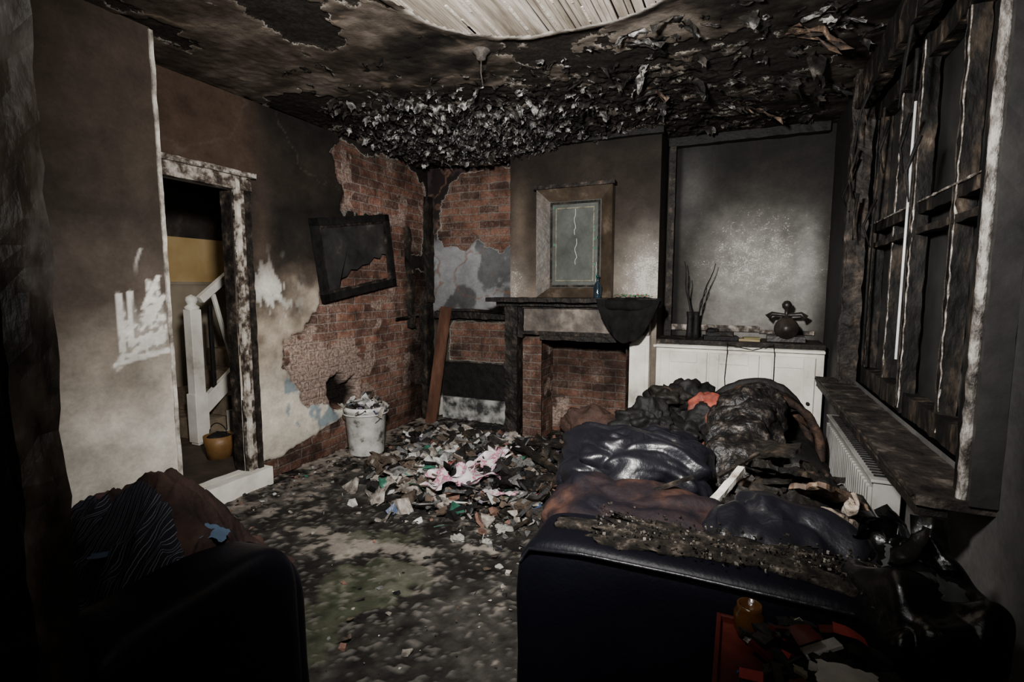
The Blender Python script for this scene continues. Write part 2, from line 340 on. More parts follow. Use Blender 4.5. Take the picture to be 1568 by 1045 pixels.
# ------------------------------------------------------------ back wall
B1=[(-2.97,2.0),(-2.93,2.3),(-2.84,2.48),(-2.7,2.57),(-2.4,2.6),(-1.9,2.64),(-1.9,1.86),(-2.1,1.92),(-2.2,1.8),(-2.4,1.78),(-2.5,1.92),(-2.65,1.78),(-2.8,1.86),(-2.93,1.8)]
B2=[(-2.85,.98),(-2.8,1.04),(-1.9,1.04),(-1.9,.63),(-2.85,.63)]
def cf_back(A,B):
    n=fbm(A,B,2.5,5,21);n2=fbm(A,B,11,4,22);j=(fbm(A,B,8,5,23)-.5)*.2
    br=np.maximum(sdf(B1,A,B)+j*.7,sdf(B2,A,B)+j*.2)
    cL=ramp(B+(n2-.5)*.12,[(0,(.35,.34,.3)),(.2,(.45,.44,.4)),(.25,(.02,.02,.02)),(.6,(.015,.015,.015)),(.63,(.06,.05,.04)),(1.1,(.03,.025,.02)),(1.2,(.15,.15,.15)),(1.8,(.23,.235,.24)),(2.0,(.05,.04,.035)),(2.7,(.03,.02,.02))])
    cL=cL*(1-.6*ss(.54,.62,fbm(A,B,4,5,29)))[:,None]
    crk=ss(.03,.0,np.abs(fbm(A,B,3,4,25)-.5));cL=mixc(cL,(.14,.075,.05),crk*ss(1.15,1.3,B)*.8)
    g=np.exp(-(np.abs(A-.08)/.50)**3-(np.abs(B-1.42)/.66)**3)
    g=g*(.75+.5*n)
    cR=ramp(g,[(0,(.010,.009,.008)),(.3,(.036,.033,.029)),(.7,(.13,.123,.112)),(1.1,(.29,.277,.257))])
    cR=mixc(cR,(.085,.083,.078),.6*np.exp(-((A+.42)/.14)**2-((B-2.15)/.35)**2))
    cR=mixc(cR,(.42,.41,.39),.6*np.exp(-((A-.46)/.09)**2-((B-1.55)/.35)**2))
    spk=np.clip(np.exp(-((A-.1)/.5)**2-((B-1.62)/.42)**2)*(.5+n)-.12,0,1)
    cR=cR*(1-.7*ss(.03,.0,np.abs(A+.55)-.03))[:,None]
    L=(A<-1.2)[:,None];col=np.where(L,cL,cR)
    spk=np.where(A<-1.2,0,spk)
    bc=ones(A)*(.9-.5*ss(2.4,2.62,B)-.2*ss(1.1,.7,B))[:,None]
    coat=-.5+0*A+.6*ss(1.1,.9,B)*ss(.5,.6,n)
    return col,br,coat,bc,.02*ss(-.012,.012,br)+(fbm(A,B,5,3,24)-.5)*.01,spk
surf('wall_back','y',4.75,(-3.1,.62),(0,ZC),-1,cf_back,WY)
# ------------------------------------------------------------ chimney breast
cbp=empty('chimney_breast')
def cf_br(A,B):
    n=fbm(A,B,2.5,5,31)
    t=B+(n-.5)*.4
    col=ramp(t,[(0,(.06,.045,.038)),(1.2,(.15,.12,.092)),(1.55,(.055,.042,.032)),(1.95,(.022,.0165,.0128)),(2.5,(.015,.0115,.009)),(2.7,(.007,.006,.005))])
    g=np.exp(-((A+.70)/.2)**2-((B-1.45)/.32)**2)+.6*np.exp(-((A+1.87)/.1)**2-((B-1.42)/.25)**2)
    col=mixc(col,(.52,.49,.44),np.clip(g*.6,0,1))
    col=mixc(col,(.10,.075,.055),np.exp(-((A+1.85)/.08)**2)*.6*ss(2.5,2.0,B))
    return col,-1+0*A,0*A,ones(A),(fbm(A,B,5,3,33)-.5)*.008,np.clip(g*1.5-.1,0,1.3)
surf('breast_front','y',4.3,(-1.93,-.62),(0,ZC),-1,cf_br,WY,res=.012,hole=lambda a,b:(a>-1.66)&(a<-.83)&(b<.96),parent=cbp)
def cf_side(A,B):
    n=fbm(A,B,3,5,35)
    return ramp(B+(n-.5)*.5,[(0,(.03,.025,.025)),(1.2,(.05,.04,.03)),(2.7,(.012,.01,.01))]),0*A-1,0*A,ones(A),0*A
surf('breast_side_left','x',-1.93,(4.3,4.75),(0,ZC),-1,cf_side,WX,parent=cbp)
surf('breast_side_right','x',-.62,(4.3,4.75),(0,ZC),1,cf_side,WX,parent=cbp)
def cf_fb(k):
    def f(A,B):
        n=fbm(A,B,6,4,40+k)
        return ones(A)*.1,1+0*A,ss(.55,.7,n)*.8-.5,ones(A)*(.95-.5*k*ss(.2,.8,B))[:,None]*(.4+.9*n)[:,None],(fbm(A,B,20,3,41)-.5)*.012
    return f
surf('firebox_back','y',4.66,(-1.64,-.85),(0,.97),-1,cf_fb(1),WY,parent=cbp)
surf('firebox_cheek_left','x',-1.64,(4.24,4.66),(0,.97),1,cf_fb(0),WX,parent=cbp)
surf('firebox_cheek_right','x',-.85,(4.24,4.66),(0,.97),-1,cf_fb(0),WX,parent=cbp)
surf('brick_return_left','y',4.24,(-1.78,-1.60),(0,.97),-1,cf_fb(0),WY,parent=cbp)
m=MB();m.box((-1.24,4.45,.985),(.82,.42,.03));m.lump((-1.2,4.5,.12),(.3,.12,.2),mat=1,amp=.3,freq=8);m.done('firebox_lintel',[black,nmat('burnt_brick_lump',[(.3,(.03,.018,.014)),(.7,(.11,.06,.045))],scale=10,bump=1)],parent=cbp)
m=MB()
m.box((-1.31,4.15,1.30),(1.46,.28,.035),mat=0,res=.04,amp=.006)
m.box((-1.31,4.2,1.265),(1.36,.16,.04),mat=0,res=.04,amp=.004)
m.box((-1.31,4.235,1.14),(1.10,.07,.24),mat=1,res=.05,amp=.003)
m.box((-1.31,4.215,1.01),(1.12,.09,.03),mat=2,res=.05,amp=.004)
m.box((-1.31,4.205,1.235),(1.12,.06,.02),mat=2,res=.05,amp=.004)
m.box((-1.86,4.22,.635),(.12,.14,1.27),mat=3,res=.03,amp=.014)
m.box((-1.78,4.22,1.12),(.05,.1,.3),mat=3,res=.03,amp=.012)
m.box((-.735,4.235,.51),(.155,.09,1.02),mat=4,res=.08,amp=.002)
m.box((-.735,4.185,.51),(.10,.014,.86),mat=4)
m.box((-.735,4.225,1.14),(.15,.1,.24),mat=1,res=.05,amp=.003)
m.box((-1.2,4.225,.975),(.8,.08,.05),mat=3,res=.04,amp=.006)
m.done('fireplace_surround',[char,nmat('scorched_frieze',[(.3,(.025,.02,.016)),(.5,(.085,.069,.057)),(.7,(.24,.205,.17))],scale=6,rough=.6,bump=.5),darkpaint,char,white],parent=cbp)
# ------------------------------------------------------------ right wall, front wall
def cf_right(A,B):
    n=fbm(A,B,2,5,51)
    return ramp(B+(n-.5)*.5+.5*ss(3.4,3.8,A),[(0,(.16,.15,.14)),(.8,(.08,.077,.074)),(1.4,(.03,.0295,.029)),(2.7,(.014,.0135,.013))]),-1+0*A,0*A,ones(A),(fbm(A,B,4,3,52)-.5)*.006
surf('wall_right','x',.62,(.3,4.75),(0,ZC),-1,cf_right,WX,res=.03,hole=lambda a,b:(a>1.75)&(a<3.48)&(b>.86)&(b<2.42))
def cf_front(A,B):
    return ones(A)*.03,-1+0*A,0*A,ones(A),0*A
surf('wall_front','y',.3,(-3.1,-1.02),(0,ZC),1,cf_front,WY,res=.05)
# ------------------------------------------------------------ ceiling
HC=(-.78,1.88)
def hr(A,B):
    return np.hypot(A-HC[0],B-HC[1])-(.64+(fbm(A,B,2.2,2,66)-.5)*.10)
def cf_ceil(A,B):
    n=fbm(A,B,1.6,6,61);n2=fbm(A,B,7,5,62);n3=fbm(A,B,25,3,63);n4=fbm(A,B*2.5,3,5,64);n6=fbm(A,B,16,4,68)
    col=ramp(n*.35+n2*.2+n4*.3+n6*.15,[(.34,(.007,.0062,.0055)),(.43,(.021,.017,.0135)),(.50,(.060,.048,.038)),(.57,(.115,.095,.077)),(.66,(.18,.152,.125))])
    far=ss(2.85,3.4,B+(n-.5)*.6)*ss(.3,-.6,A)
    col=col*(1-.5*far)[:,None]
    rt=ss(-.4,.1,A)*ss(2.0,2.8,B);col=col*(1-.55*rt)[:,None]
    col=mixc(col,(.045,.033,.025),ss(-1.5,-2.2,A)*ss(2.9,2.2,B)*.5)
    f1=(fbm(A,B,3.0,6,67)-.57)*.5
    f2=(fbm(A,B,9,4,71)-.49)*.16
    f3=(fbm(A,B,15,3,72)-.50)*.10
    w=ss(2.5,3.1,B+(n-.5)*.8)*ss(.5,-.2,A)
    fld=np.maximum(f1,f2*w-.04*(1-w));fld=np.maximum(fld,f3*w-.05*(1-w))
    fld=fld-.1*ss(-1.9,-2.4,A)*ss(2.7,2.3,B)
    ck=ss(.008,.0,np.abs(fbm(A,B,1.3,4,69)-.5));col=mixc(col,(.16,.12,.085),ck*ss(-1.2,-1.6,A)*.8)
    r=hr(A,B);col=mixc(col,(.55,.51,.45),np.clip(ss(.035,.005,r)*.95,0,1)*ss(.35,.48,n2))
    pt=ss(.10,.0,np.hypot((A+2.42)/1.3,B-4.5)-.12+(n2-.5)*.2);col=mixc(col,(.46,.43,.39),pt*.9)
    fld=np.where(pt>.3,-.05,fld);fld=np.where(r<.06,-.05,fld)
    disp=.010*ss(-.004,.004,fld)+.025*(n-.5)-.045*(n3-.5)*far-.02*np.abs(n6-.5)-.03*ss(.15,0,r)
    disp=disp-.10*np.exp(-((A+2.1)/.9)**2-((B-4.3)/.5)**2)
    bc=np.stack([.016+.0*A,.013+0*A,.011+0*A],1)*(1+1.2*(n2-.4)[:,None])
    return col,fld,0*A,bc,disp
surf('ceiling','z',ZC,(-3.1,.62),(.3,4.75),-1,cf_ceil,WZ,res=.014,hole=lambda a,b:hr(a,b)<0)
m=MB()
lathm=nmat('bare_lath',[(.3,(.10,.08,.055)),(.5,(.30,.255,.205)),(.7,(.55,.51,.45))],scale=14,rough=.8,bump=.6,bscale=50,stretch=(1,.12,1))
for i in range(62):
    x=-1.58+i*.027
    m.box((x,1.9,ZC+.03+random.uniform(-.003,.003)),(.022,1.6,.008),rot=(0,0,random.uniform(-.4,.4)),mat=0)
m.box((-.75,1.9,ZC+.06),(1.9,1.9,.02),mat=1)
for i in range(90):
    m.box((-.8+random.uniform(-.7,.7),1.9+random.uniform(-.7,.7),ZC+.024),(.012,random.uniform(.05,.4),.006),mat=2)
m.done('ceiling_laths',[lathm,black,nmat('plaster_nibs',[(.3,(.3,.26,.21)),(.7,(.6,.56,.5))],scale=20,bump=.5)])
flk=nmat('peeling_paint_flakes',[(.38,(.006,.0055,.005)),(.54,(.018,.016,.014)),(.62,(.06,.052,.045)),(.78,(.24,.22,.20))],scale=12,rough=.45,bump=.6)
flk2=nmat('pale_flakes',[(.40,(.014,.013,.012)),(.52,(.09,.085,.08)),(.62,(.38,.37,.35))],scale=20,rough=.45,bump=.5)
rust=nmat('burnt_rust_flakes',[(.40,(.012,.009,.007)),(.58,(.08,.048,.03)),(.70,(.34,.25,.17))],scale=14,rough=.7,bump=.6)
m=MB()
def flake(x,y,z,s,curl,rot,mat,asp=.8):
    n=5;R=Euler(rot).to_matrix();vs=[]
    for i in range(n+1):
        for j in range(n+1):
            u=i/n-.5;v=j/n-.5
            py=v*s*asp*(1+.8*mn.noise(Vector((u*4,y*9,3))))
            a=(u+.5)*curl*(1+.5*mn.noise(Vector((v*3,x*7,8))))
            p=Vector((s*math.sin(a)/curl*(1+.4*mn.noise(Vector((v*4,x*9,1)))),py,-(s*(1-math.cos(a))/max(curl,.1))))
            p+=mn.noise_vector(Vector((x*5+u*4,y*5+v*4,2)))*s*.16
            q=R@p;vs.append((x+q.x,y+q.y,z+q.z))
    fs=[(i*(n+1)+j,(i+1)*(n+1)+j,(i+1)*(n+1)+j+1,i*(n+1)+j+1) for i in range(n) for j in range(n)]
    for c in (0,n-1,n*(n-1),n*n-1):
        if random.random()<.5:fs[c]=None
    m.add(vs,[f for f in fs if f],mat,True)
def fr(t=.35):return (random.uniform(-t,t),random.uniform(-t,t),random.uniform(0,6.28))
def zc(x,y):return ZC+.10*-math.exp(-((x+2.1)/.9)**2-((y-4.3)/.5)**2)
cnt=0
while cnt<1450:
    x=random.uniform(-3.0,-.5);y=random.uniform(2.7,4.7)
    if y>4.36 and -2.75<x<-2.1:continue
    d=float(fbm(np.array([x]),np.array([y]),2,3,70)[0])
    w=math.exp(-((x+2.0)/.8)**2-((y-3.7)/.5)**2)*1.2+.06
    if random.random()>w*(.2+d*1.7):continue
    flake(x,y,zc(x,y)-.006,random.choice([.02,.025,.035,.045,.06,.075,.09]),random.uniform(.5,1.7),fr(.25),random.choices([0,1],[3,2])[0],random.uniform(.4,1));cnt+=1
for k in range(200):
    x=random.uniform(-2.6,.5);y=random.uniform(2.3,4.6)
    if math.hypot(x-HC[0],y-HC[1])<.85:continue
    flake(x,y,ZC-.006,random.uniform(.02,.09),random.uniform(.3,1.2),fr(.1),random.choices([0,1],[6,1])[0],random.uniform(.3,1.2))
for k in range(60):
    x=random.uniform(-.7,.5);y=random.uniform(2.6,4.5)
    flake(x,y,ZC-.008,random.uniform(.05,.18),random.uniform(.2,.8),fr(.1),random.choices([0,1],[5,1])[0],random.uniform(.25,.6))
for (x,y,s,rz,mt) in [(.16,2.96,.26,.15,2),(.20,3.04,.18,.3,2),(-.02,4.1,.22,.1,2),(-.12,3.95,.16,.2,2),(-.2,3.9,.16,.2,1),(.1,3.6,.26,.5,0),(-.35,3.4,.2,.9,0),(.3,3.3,.24,1.3,0),(-.55,3.1,.18,2,1),(.4,3.8,.24,.4,0),(-.6,3.45,.14,.4,2)]:
    flake(x,y,ZC-.010,s,.7,(.05,.08,rz),mt,.26)
m.done('peeling_ceiling_paint',[flk,flk2,rust])
m=MB();m.lathe((-1.32,2.56,ZC-.055),[(.001,.06),(.045,.055),(.05,.04),(.03,.025),(.022,0),(.001,-.008)],0)
m.tube([(-1.32,2.56,ZC-.05),(-1.325,2.565,ZC-.12),(-1.31,2.56,ZC-.19)],.003)
m.done('ceiling_rose_pendant',[nmat('smoked_rose',[(.35,(.012,.010,.009)),(.6,(.06,.05,.042)),(.75,(.15,.13,.11))],scale=30)])
# ------------------------------------------------------------ floor
def cf_floor(A,B):
    n=fbm(A,B,2.2,6,81);n2=fbm(A,B,9,5,82);n3=fbm(A,B,40,3,83);n5=fbm(A,B,22,4,86)
    nr=ss(1.9,1.3,B)
    col=ramp(n2*.35+n*.35+n5*.3,[(.32,(.006,.0056,.0052)),(.46,(.013,.012,.0108)),(.56,(.028,.0255,.0225)),(.7,(.066,.060,.053))])
    lpf=n2*.45+fbm(A,B,3,4,85)*.3+n5*.25
    lp=ss(.605,.645,lpf+.16*np.exp(-((A+1.8)/.40)**2-((B-2.1)/.11)**2)+.14*np.exp(-((A+1.35)/.12)**2-((B-1.85)/.12)**2)+.12*np.exp(-((A+1.6)/.1)**2-((B-1.75)/.08)**2)-.02*nr)
    col=mixc(col,(.23,.20,.17),lp*.7)
    gp=np.maximum(sdf([(-1.62,1.2),(-1.40,1.30),(-1.42,1.55),(-1.3,1.9),(-1.45,2.12),(-1.7,2.05),(-1.75,1.8),(-1.6,1.6),(-1.85,1.4)],A,B),sdf([(-1.9,2.15),(-1.6,2.2),(-1.65,2.35),(-1.95,2.35)],A,B))+(n2-.5)*.4+(n5-.5)*.1
    col=mixc(col,np.array((.036,.040,.025))*(.4+1.2*n5)[:,None],ss(0,.02,gp)*.8)
    wl=ss(.55,.0,A+3.1)*ss(.42,.54,n5*.6+n2*.4);col=mixc(col,(.26,.22,.185),wl*.75)
    sp=ss(.645,.71,n3);col=mixc(col,(.18,.165,.145),sp*.4)
    return col,-1+0*A,0*A,ones(A),-.008*ss(.45,.6,n2)-.005*sp-.006*n3
surf('floor','z',0,(-3.1,.62),(.3,4.75),1,cf_floor,WF,res=.014)
m=MB();m.box((-1.3,-.4,-.05),(3.6,1.4,.09));m.done('floor_threshold',[ash])
# ------------------------------------------------------------ door to hall
m=MB()
m.box((-3.11,2.47,1.07),(.07,.12,2.14),res=.04,amp=.006,mat=0)
m.box((-3.075,2.50,1.07),(.03,.04,2.12),res=.04,amp=.005,mat=1)
m.box((-3.07,2.425,1.07),(.026,.03,2.1),res=.02,amp=.004,mat=4)
m.box((-3.10,2.1,2.10),(.08,.86,.10),res=.05,amp=.006,mat=0)
m.box((-3.05,2.1,2.15),(.05,.9,.03),res=.04,amp=.005,mat=3)
m.box((-3.13,1.72,1.05),(.14,.06,2.1),res=.05,amp=.006,mat=1)
m.box((-3.09,2.1,.06),(.16,.9,.14),res=.08,amp=.003,mat=2)
m.box((-3.15,2.41,1.07),(.10,.02,2.0),res=.05,amp=.003,mat=1)
m.done('door_1_frame',[charpaint,darkpaint,white,edgep,framep])
yel=nmat('hall_yellow_wall',[(.3,(.30,.19,.07)),(.55,(.44,.30,.13)),(.75,(.50,.38,.2))],scale=2,rough=.8,bump=.1)
dkh=nmat('hall_soot_wall',[(.35,(.010,.009,.008)),(.55,(.03,.022,.017)),(.75,(.10,.08,.065))],scale=4,rough=.8,bump=.4)
crm=nmat('hall_cream_wall',[(.3,(.14,.11,.075)),(.6,(.3,.25,.18))],scale=2,rough=.8,bump=.1)
m=MB()
m.box((-5.2,3.0,.73),(.05,3.6,1.45),mat=2);m.box((-5.2,3.0,1.68),(.05,3.6,.46),mat=0);m.box((-5.2,3.0,2.36),(.05,3.6,.9),mat=1)
m.box((-5.17,3.0,1.45),(.03,3.6,.03),mat=2)
m.box((-4.2,4.5,1.4),(2.1,.05,2.8),mat=0);m.box((-4.2,1.2,1.4),(2.1,.05,2.8),mat=1)
m.done('wall_hallway',[yel,dkh,crm])
m=MB();m.box((-4.18,2.85,.08),(2.0,3.3,.1));m.done('floor_hallway',[nmat('hall_floorboards',[(.3,(.015,.011,.008)),(.6,(.05,.033,.022)),(.8,(.12,.085,.06))],scale=4,bump=.4)])
m=MB();m.box((-4.18,2.85,2.75),(2.0,3.3,.06));m.done('ceiling_hallway',[dkh])
m=MB()
m.box((-4.0,2.7,.68),(.09,.09,1.1));m.lathe((-4.0,2.7,1.23),[(.05,0),(.055,.02),(.03,.04),(.045,.07),(.04,.1),(.001,.12)],0)
m.box((-4.0,2.7,.35),(.11,.11,.4))
for i in range(9):
    y=2.85+i*.13;z0=.13+.34+(i*.13)*.78;m.box((-4.0,y,z0+.40),(.03,.03,.78),rot=([0,14,0,-18,0,12][i%6],0,0),mat=[1,0,1,1,0,1][i%6])
m.box((-4.0,3.3,1.72),(.055,1.35,.06),rot=(38,0,0));m.box((-4.0,3.3,.86),(.05,1.5,.12),rot=(38,0,0))
for i in range(8):
    m.box((-4.42,2.85+i*.21,.13+.085+i*.17),(.8,.21,.17),mat=2)
    m.box((-4.0,2.85+i*.21,(.13+i*.17)/2+.05),(.03,.21,.13+i*.17),mat=0)
m.done('staircase',[white,black,nmat('stair_carpet',[(.3,(.05,.04,.03)),(.7,(.2,.15,.1))],scale=10)],bevel=.004)
m=MB();m.lathe((-3.55,2.54,.13),[(.001,0),(.085,0),(.1,.1),(.105,.17),(.095,.17),(.09,.05),(.001,.04)],0);m.tube([(-3.55+.1*math.cos(a),2.54,.3+.09*math.sin(a)) for a in [i*math.pi/10 for i in range(11)]],.004,1)
m.lump((-3.55,2.54,.27),(.08,.08,.05),mat=1,amp=.3,freq=15)
m.done('orange_pail',[nmat('orange_plastic',[(.3,(.09,.045,.012)),(.7,(.19,.10,.035))],scale=6,rough=.5),black])
# ------------------------------------------------------------ picture on left wall
m=MB()
e=empty('tilted_wall_picture')
cy,cz=3.56,1.685;tilt=9
def pr(dy,dz,sy,sz,mat,th=.035,off=0):
    a=math.radians(tilt);y=cy+dy*math.cos(a)-dz*math.sin(a);z=cz+dy*math.sin(a)+dz*math.cos(a)
    m.box((-3.05+off,y,z),(th,sy,sz),rot=(tilt,0,0),mat=mat,res=.03,amp=.004)
W,Hh=.96,.66
pr(0,Hh/2-.03,W,.06,0);pr(0,-Hh/2+.03,W,.06,0);pr(-W/2+.03,0,.06,Hh,0);pr(W/2-.03,0,.06,Hh,0)
for q in(-1,1):
    pr(0,q*(Hh/2-.07),W-.14,.02,1,.02,.0);pr(q*(W/2-.07),0,.02,Hh-.14,1,.02,.0)
m.done('frame',[black,darkpaint],parent=e)
m=MB();a=math.radians(tilt)
pts=[(-.42,-.27),(-.42,.27),(.42,.27),(.42,-.04),(.34,-.02),(.30,-.06),(.22,-.04),(.14,-.09),(.05,-.09),(-.02,-.12),(-.10,-.11),(-.16,-.16),(-.24,-.17),(-.28,-.27)]
vs=[(-3.055,cy+x*math.cos(a)-z*math.sin(a),cz+x*math.sin(a)+z*math.cos(a)) for x,z in pts]
vs.append((-3.055,cy-.1,cz+.1));n=len(pts)
m.add(vs,[(i,(i+1)%n,n) for i in range(n)],0)
m.done('burnt_print',[nmat('burnt_print_surface',[(.3,(.010,.010,.010)),(.6,(.030,.029,.027)),(.8,(.10,.095,.09))],scale=5,rough=.35,bump=.2)],parent=e)
# ------------------------------------------------------------ mirror over mantel
e=empty('overmantel_mirror');m=MB()
x0,x1,z0,z1=-1.64,-.98,1.32,2.24;w=.11;y=4.25
def ringf(o,i,yo,yi,mat):
    O=[(o[0],yo,o[2]),(o[1],yo,o[2]),(o[1],yo,o[3]),(o[0],yo,o[3])];I=[(i[0],yi,i[2]),(i[1],yi,i[2]),(i[1],yi,i[3]),(i[0],yi,i[3])]
    m.add(O+I,[(k,(k+1)%4,4+(k+1)%4,4+k) for k in range(4)],mat)
ringf((x0,x1,z0,z1),(x0,x1,z0,z1),4.29,4.20,0)
ringf((x0,x1,z0,z1),(x0+w,x1-w,z0+w*.8,z1-w),4.20,4.26,0)
ringf((x0+w,x1-w,z0+w*.8,z1-w),(x0+w+.02,x1-w-.02,z0+w*.8+.02,z1-w-.02),4.25,4.25,1)
ringf((x0+w+.05,x1-w-.05,z0+w*.8+.05,z1-w-.05),(x0+w+.06,x1-w-.06,z0+w*.8+.06,z1-w-.06),4.246,4.246,2)
m.box((-1.31,4.225,z1+.012),(.7,.1,.03),mat=1,res=.04,amp=.004)
m.done('frame',[nmat('scorched_oak_frame',[(.3,(.016,.012,.008)),(.55,(.048,.034,.023)),(.75,(.17,.135,.10))],scale=5,rough=.4,bump=.3),darkpaint,nmat('brass_fillet',[(.3,(.06,.06,.04)),(.7,(.2,.18,.12))],scale=20,rough=.4)],parent=e)
m=MB();m.box((-1.31,4.262,1.78),(.46,.01,.76));
for (x,z) in [(-1.31,1.95),(-1.3,1.7),(-1.12,1.5)]:
    pts=[(x+.02*mn.noise(Vector((k*.7,x*9,0))),4.2555,z-.1+k*.02) for k in range(12)];m.tube(pts,.0022,1,n=4)
for k in range(16):
    m.box((random.choice([-1.5,-1.14])+random.uniform(-.01,.03),4.255,random.uniform(1.45,2.1)),(.012,.004,.02),mat=2)
m.done('mirror_glass',[nmat('sooted_mirror',[(.3,(.032,.035,.031)),(.6,(.075,.080,.073)),(.8,(.19,.195,.18))],scale=5,rough=.35,bump=.15),white,nmat('verdigris',[(.3,(.02,.09,.055)),(.7,(.06,.2,.13))],scale=9)],parent=e)
m=MB();m.lathe((-1.08,4.16,1.318),[(.001,0),(.032,0),(.034,.01),(.034,.1),(.012,.135),(.012,.17),(.015,.172),(.015,.185),(.001,.186)],0,n=16);m.done('glass_bottle',[nmat('dark_bottle',[(.3,(.006,.008,.012)),(.7,(.015,.035,.05))],scale=8,rough=.12,spec=.8)])
m=MB()
m.lump((-.80,4.10,1.27),(.24,.15,.055),e=(.7,.7),amp=.15,freq=9,mat=0)
vs=[];n=40;q_=20
for i in range(n+1):
    u=i/n*2-1
    for j in range(q_+1):
        v=j/q_
        L=.34*(1-.55*u*u)*(1+.15*mn.noise(Vector((u*3,1,1))))
        x=-.80+.25*u*(1-.22*v)
        y=3.985-.02*v+.014*math.sin(u*9+2*v+2*mn.noise(Vector((u*2,v*2,5))))*(.3+v)+.01*mn.noise(Vector((u*6,v*6,3)))
        vs.append((x,y,1.315-v*L))
m.add(vs,[(i*(q_+1)+j,(i+1)*(q_+1)+j,(i+1)*(q_+1)+j+1,i*(q_+1)+j+1) for i in range(n) for j in range(q_)],0,True)
m.done('charred_cloth',[nmat('black_cloth',[(.35,(.0035,.0035,.0035)),(.7,(.009,.0085,.0085))],scale=12,rough=.9,bump=.3,spec=.1)])
m=MB()
for k in range(30):
    x=-.92+k*.009;m.lump((x,4.08+random.uniform(-.05,.03),1.335+random.uniform(0,.014)),(.010,.008,.006),mat=0 if k%4 else 1,amp=.2,nu=8,nv=6)
m.tube([(-.94+k*.02,4.06+.01*math.sin(k*2),1.332+.006*math.sin(k*1.7)) for k in range(17)],.002,2)
m.done('leaf_garland',[nmat('green_leaf',[(.3,(.02,.06,.03)),(.7,(.06,.18,.08))],scale=9),nmat('red_berry',[(.3,(.2,.03,.02)),(.7,(.25,.1,.06))],scale=9),black])
m=MB()
m.box((-2.46,4.685,1.12),(1.02,.09,.07),res=.03,amp=.012)
m.tube([(-2.9,4.64,1.17),(-2.5,4.62,1.175),(-1.98,4.6,1.15)],.016)
m.tube([(-3.06,4.1,1.1),(-3.05,4.3,1.11),(-3.03,4.42,1.13)],.014)
m.done('charred_alcove_shelf',[char])
m=MB()
m.box((-3.035,4.60,.62),(.07,.14,1.24),res=.04,amp=.01);m.box((-3.04,4.66,1.8),(.06,.1,1.1),res=.04,amp=.012)
m.box((-3.06,4.33,1.5),(.05,.06,1.0),res=.04,amp=.014,rot=(3,0,0))
m.done('charred_corner_post',[char])
m=MB();m.box((-2.84,4.50,.605),(.13,.025,1.22),rot=(-10,2.5,-8),res=.05,amp=.003);m.done('leaning_plank',[nmat('scorched_plank',[(.3,(.03,.013,.009)),(.5,(.085,.038,.023)),(.7,(.15,.075,.045))],scale=7,rough=.6,bump=.4,stretch=(1,1,.2))])
m=MB();m.box((-2.42,4.7,.43),(.96,.05,.36),mat=0,res=.06,amp=.004);m.box((-2.42,4.69,.12),(.96,.04,.24),mat=1,res=.06,amp=.004);m.done('baseboard_back',[black,nmat('half_burnt_skirting',[(.38,(.02,.02,.02)),(.48,(.16,.16,.15)),(.6,(.36,.36,.34))],scale=8,bump=.6)])
# ------------------------------------------------------------ alcove cupboard
m=MB()
yF=4.33;X0,X1=-.64,.58
m.box(((X0+X1)/2,(yF+4.70)/2,.48),(X1-X0,4.70-yF,.94),mat=0)
m.box(((X0+X1)/2,4.505,.968),(X1-X0+.0,.41,.035),mat=1,res=.05,amp=.002)
m.box(((X0+X1)/2,4.31,.93),(X1-X0,.03,.02),mat=0)
for k in range(3):
    wd=(X1-X0-.1)/3;cx=X0+.05+wd*(k+.5)
    m.box((cx,yF-.012,.5),(wd-.012,.022,.78),mat=0)
    for sx in(-1,1):m.box((cx+sx*(wd/2-.045),yF-.027,.5),(.07,.012,.77),mat=0)
    for sz in(-1,1):m.box((cx,yF-.0265,.5+sz*.345),(wd-.168,.011,.08),mat=0)
    m.lathe((cx+.14,yF-.03,.55),[(.001,.03),(.014,.028),(.012,.012),(.006,0)],1,rot=(90,0,0),n=12)
m.done('alcove_cupboard',[white,darkpaint],bevel=.003)
m=MB();m.box((-.2,4.72,1.06),(.7,.02,.05),res=.05,amp=.002);m.box((.35,4.72,1.04),(.4,.02,.03),res=.05,amp=.002);m.done('trim_1',[charpaint])
m=MB();m.box((-.575,4.7,1.82),(.05,.08,1.68),res=.05,amp=.003);m.done('trim_2',[darkpaint])
m=MB();m.box((-.02,4.70,2.63),(1.18,.09,.07),res=.05,amp=.005);m.box((-1.27,4.27,2.64),(1.34,.06,.06),res=.05,amp=.005);m.done('trim_3',[black])
for nm,x,tops in [('tall_vase',-.38,[(-.44,1.62),(-.40,1.5)]),('tall_vase.001',-.33,[(-.2,1.6),(-.26,1.4)])]:
    m=MB();m.lathe((x,4.5,.985),[(.001,0),(.03,0),(.026,.05),(.022,.16),(.03,.22),(.024,.22),(.018,.15),(.001,.02)],0,n=14)
    for (tx,tz) in tops:
        m.tube([(x+(tx-x)*t+.008*math.sin(t*9),4.5,1.15+(tz-1.15)*t) for t in [i/8 for i in range(9)]],[.005,.005,.007,.005,.006,.007,.005,.004,.003],0,n=6)
    m.done(nm,[black])
m=MB()
m.box((.33,4.5,1.01),(.26,.18,.04));m.lathe((.33,4.42,1.09),[(.001,.03),(.03,.03),(.035,.02),(.075,.02),(.085,.0),(.085,-.06),(.001,-.06)],0,rot=(90,0,0),n=28)
m.lathe((.33,4.5,1.15),[(.05,0),(.04,.02),(.016,.04),(.014,.08),(.032,.10),(.036,.125),(.02,.15),(.001,.155)],0,n=16)
m.tube([(.2,4.5,1.17),(.23,4.5,1.2),(.33,4.5,1.19),(.43,4.5,1.2),(.46,4.5,1.17)],[.028,.018,.012,.018,.028],n=12)
m.done('antique_telephone',[nmat('sooty_bakelite',[(.3,(.006,.005,.005)),(.7,(.025,.018,.014))],scale=9,rough=.4,bump=.3)])
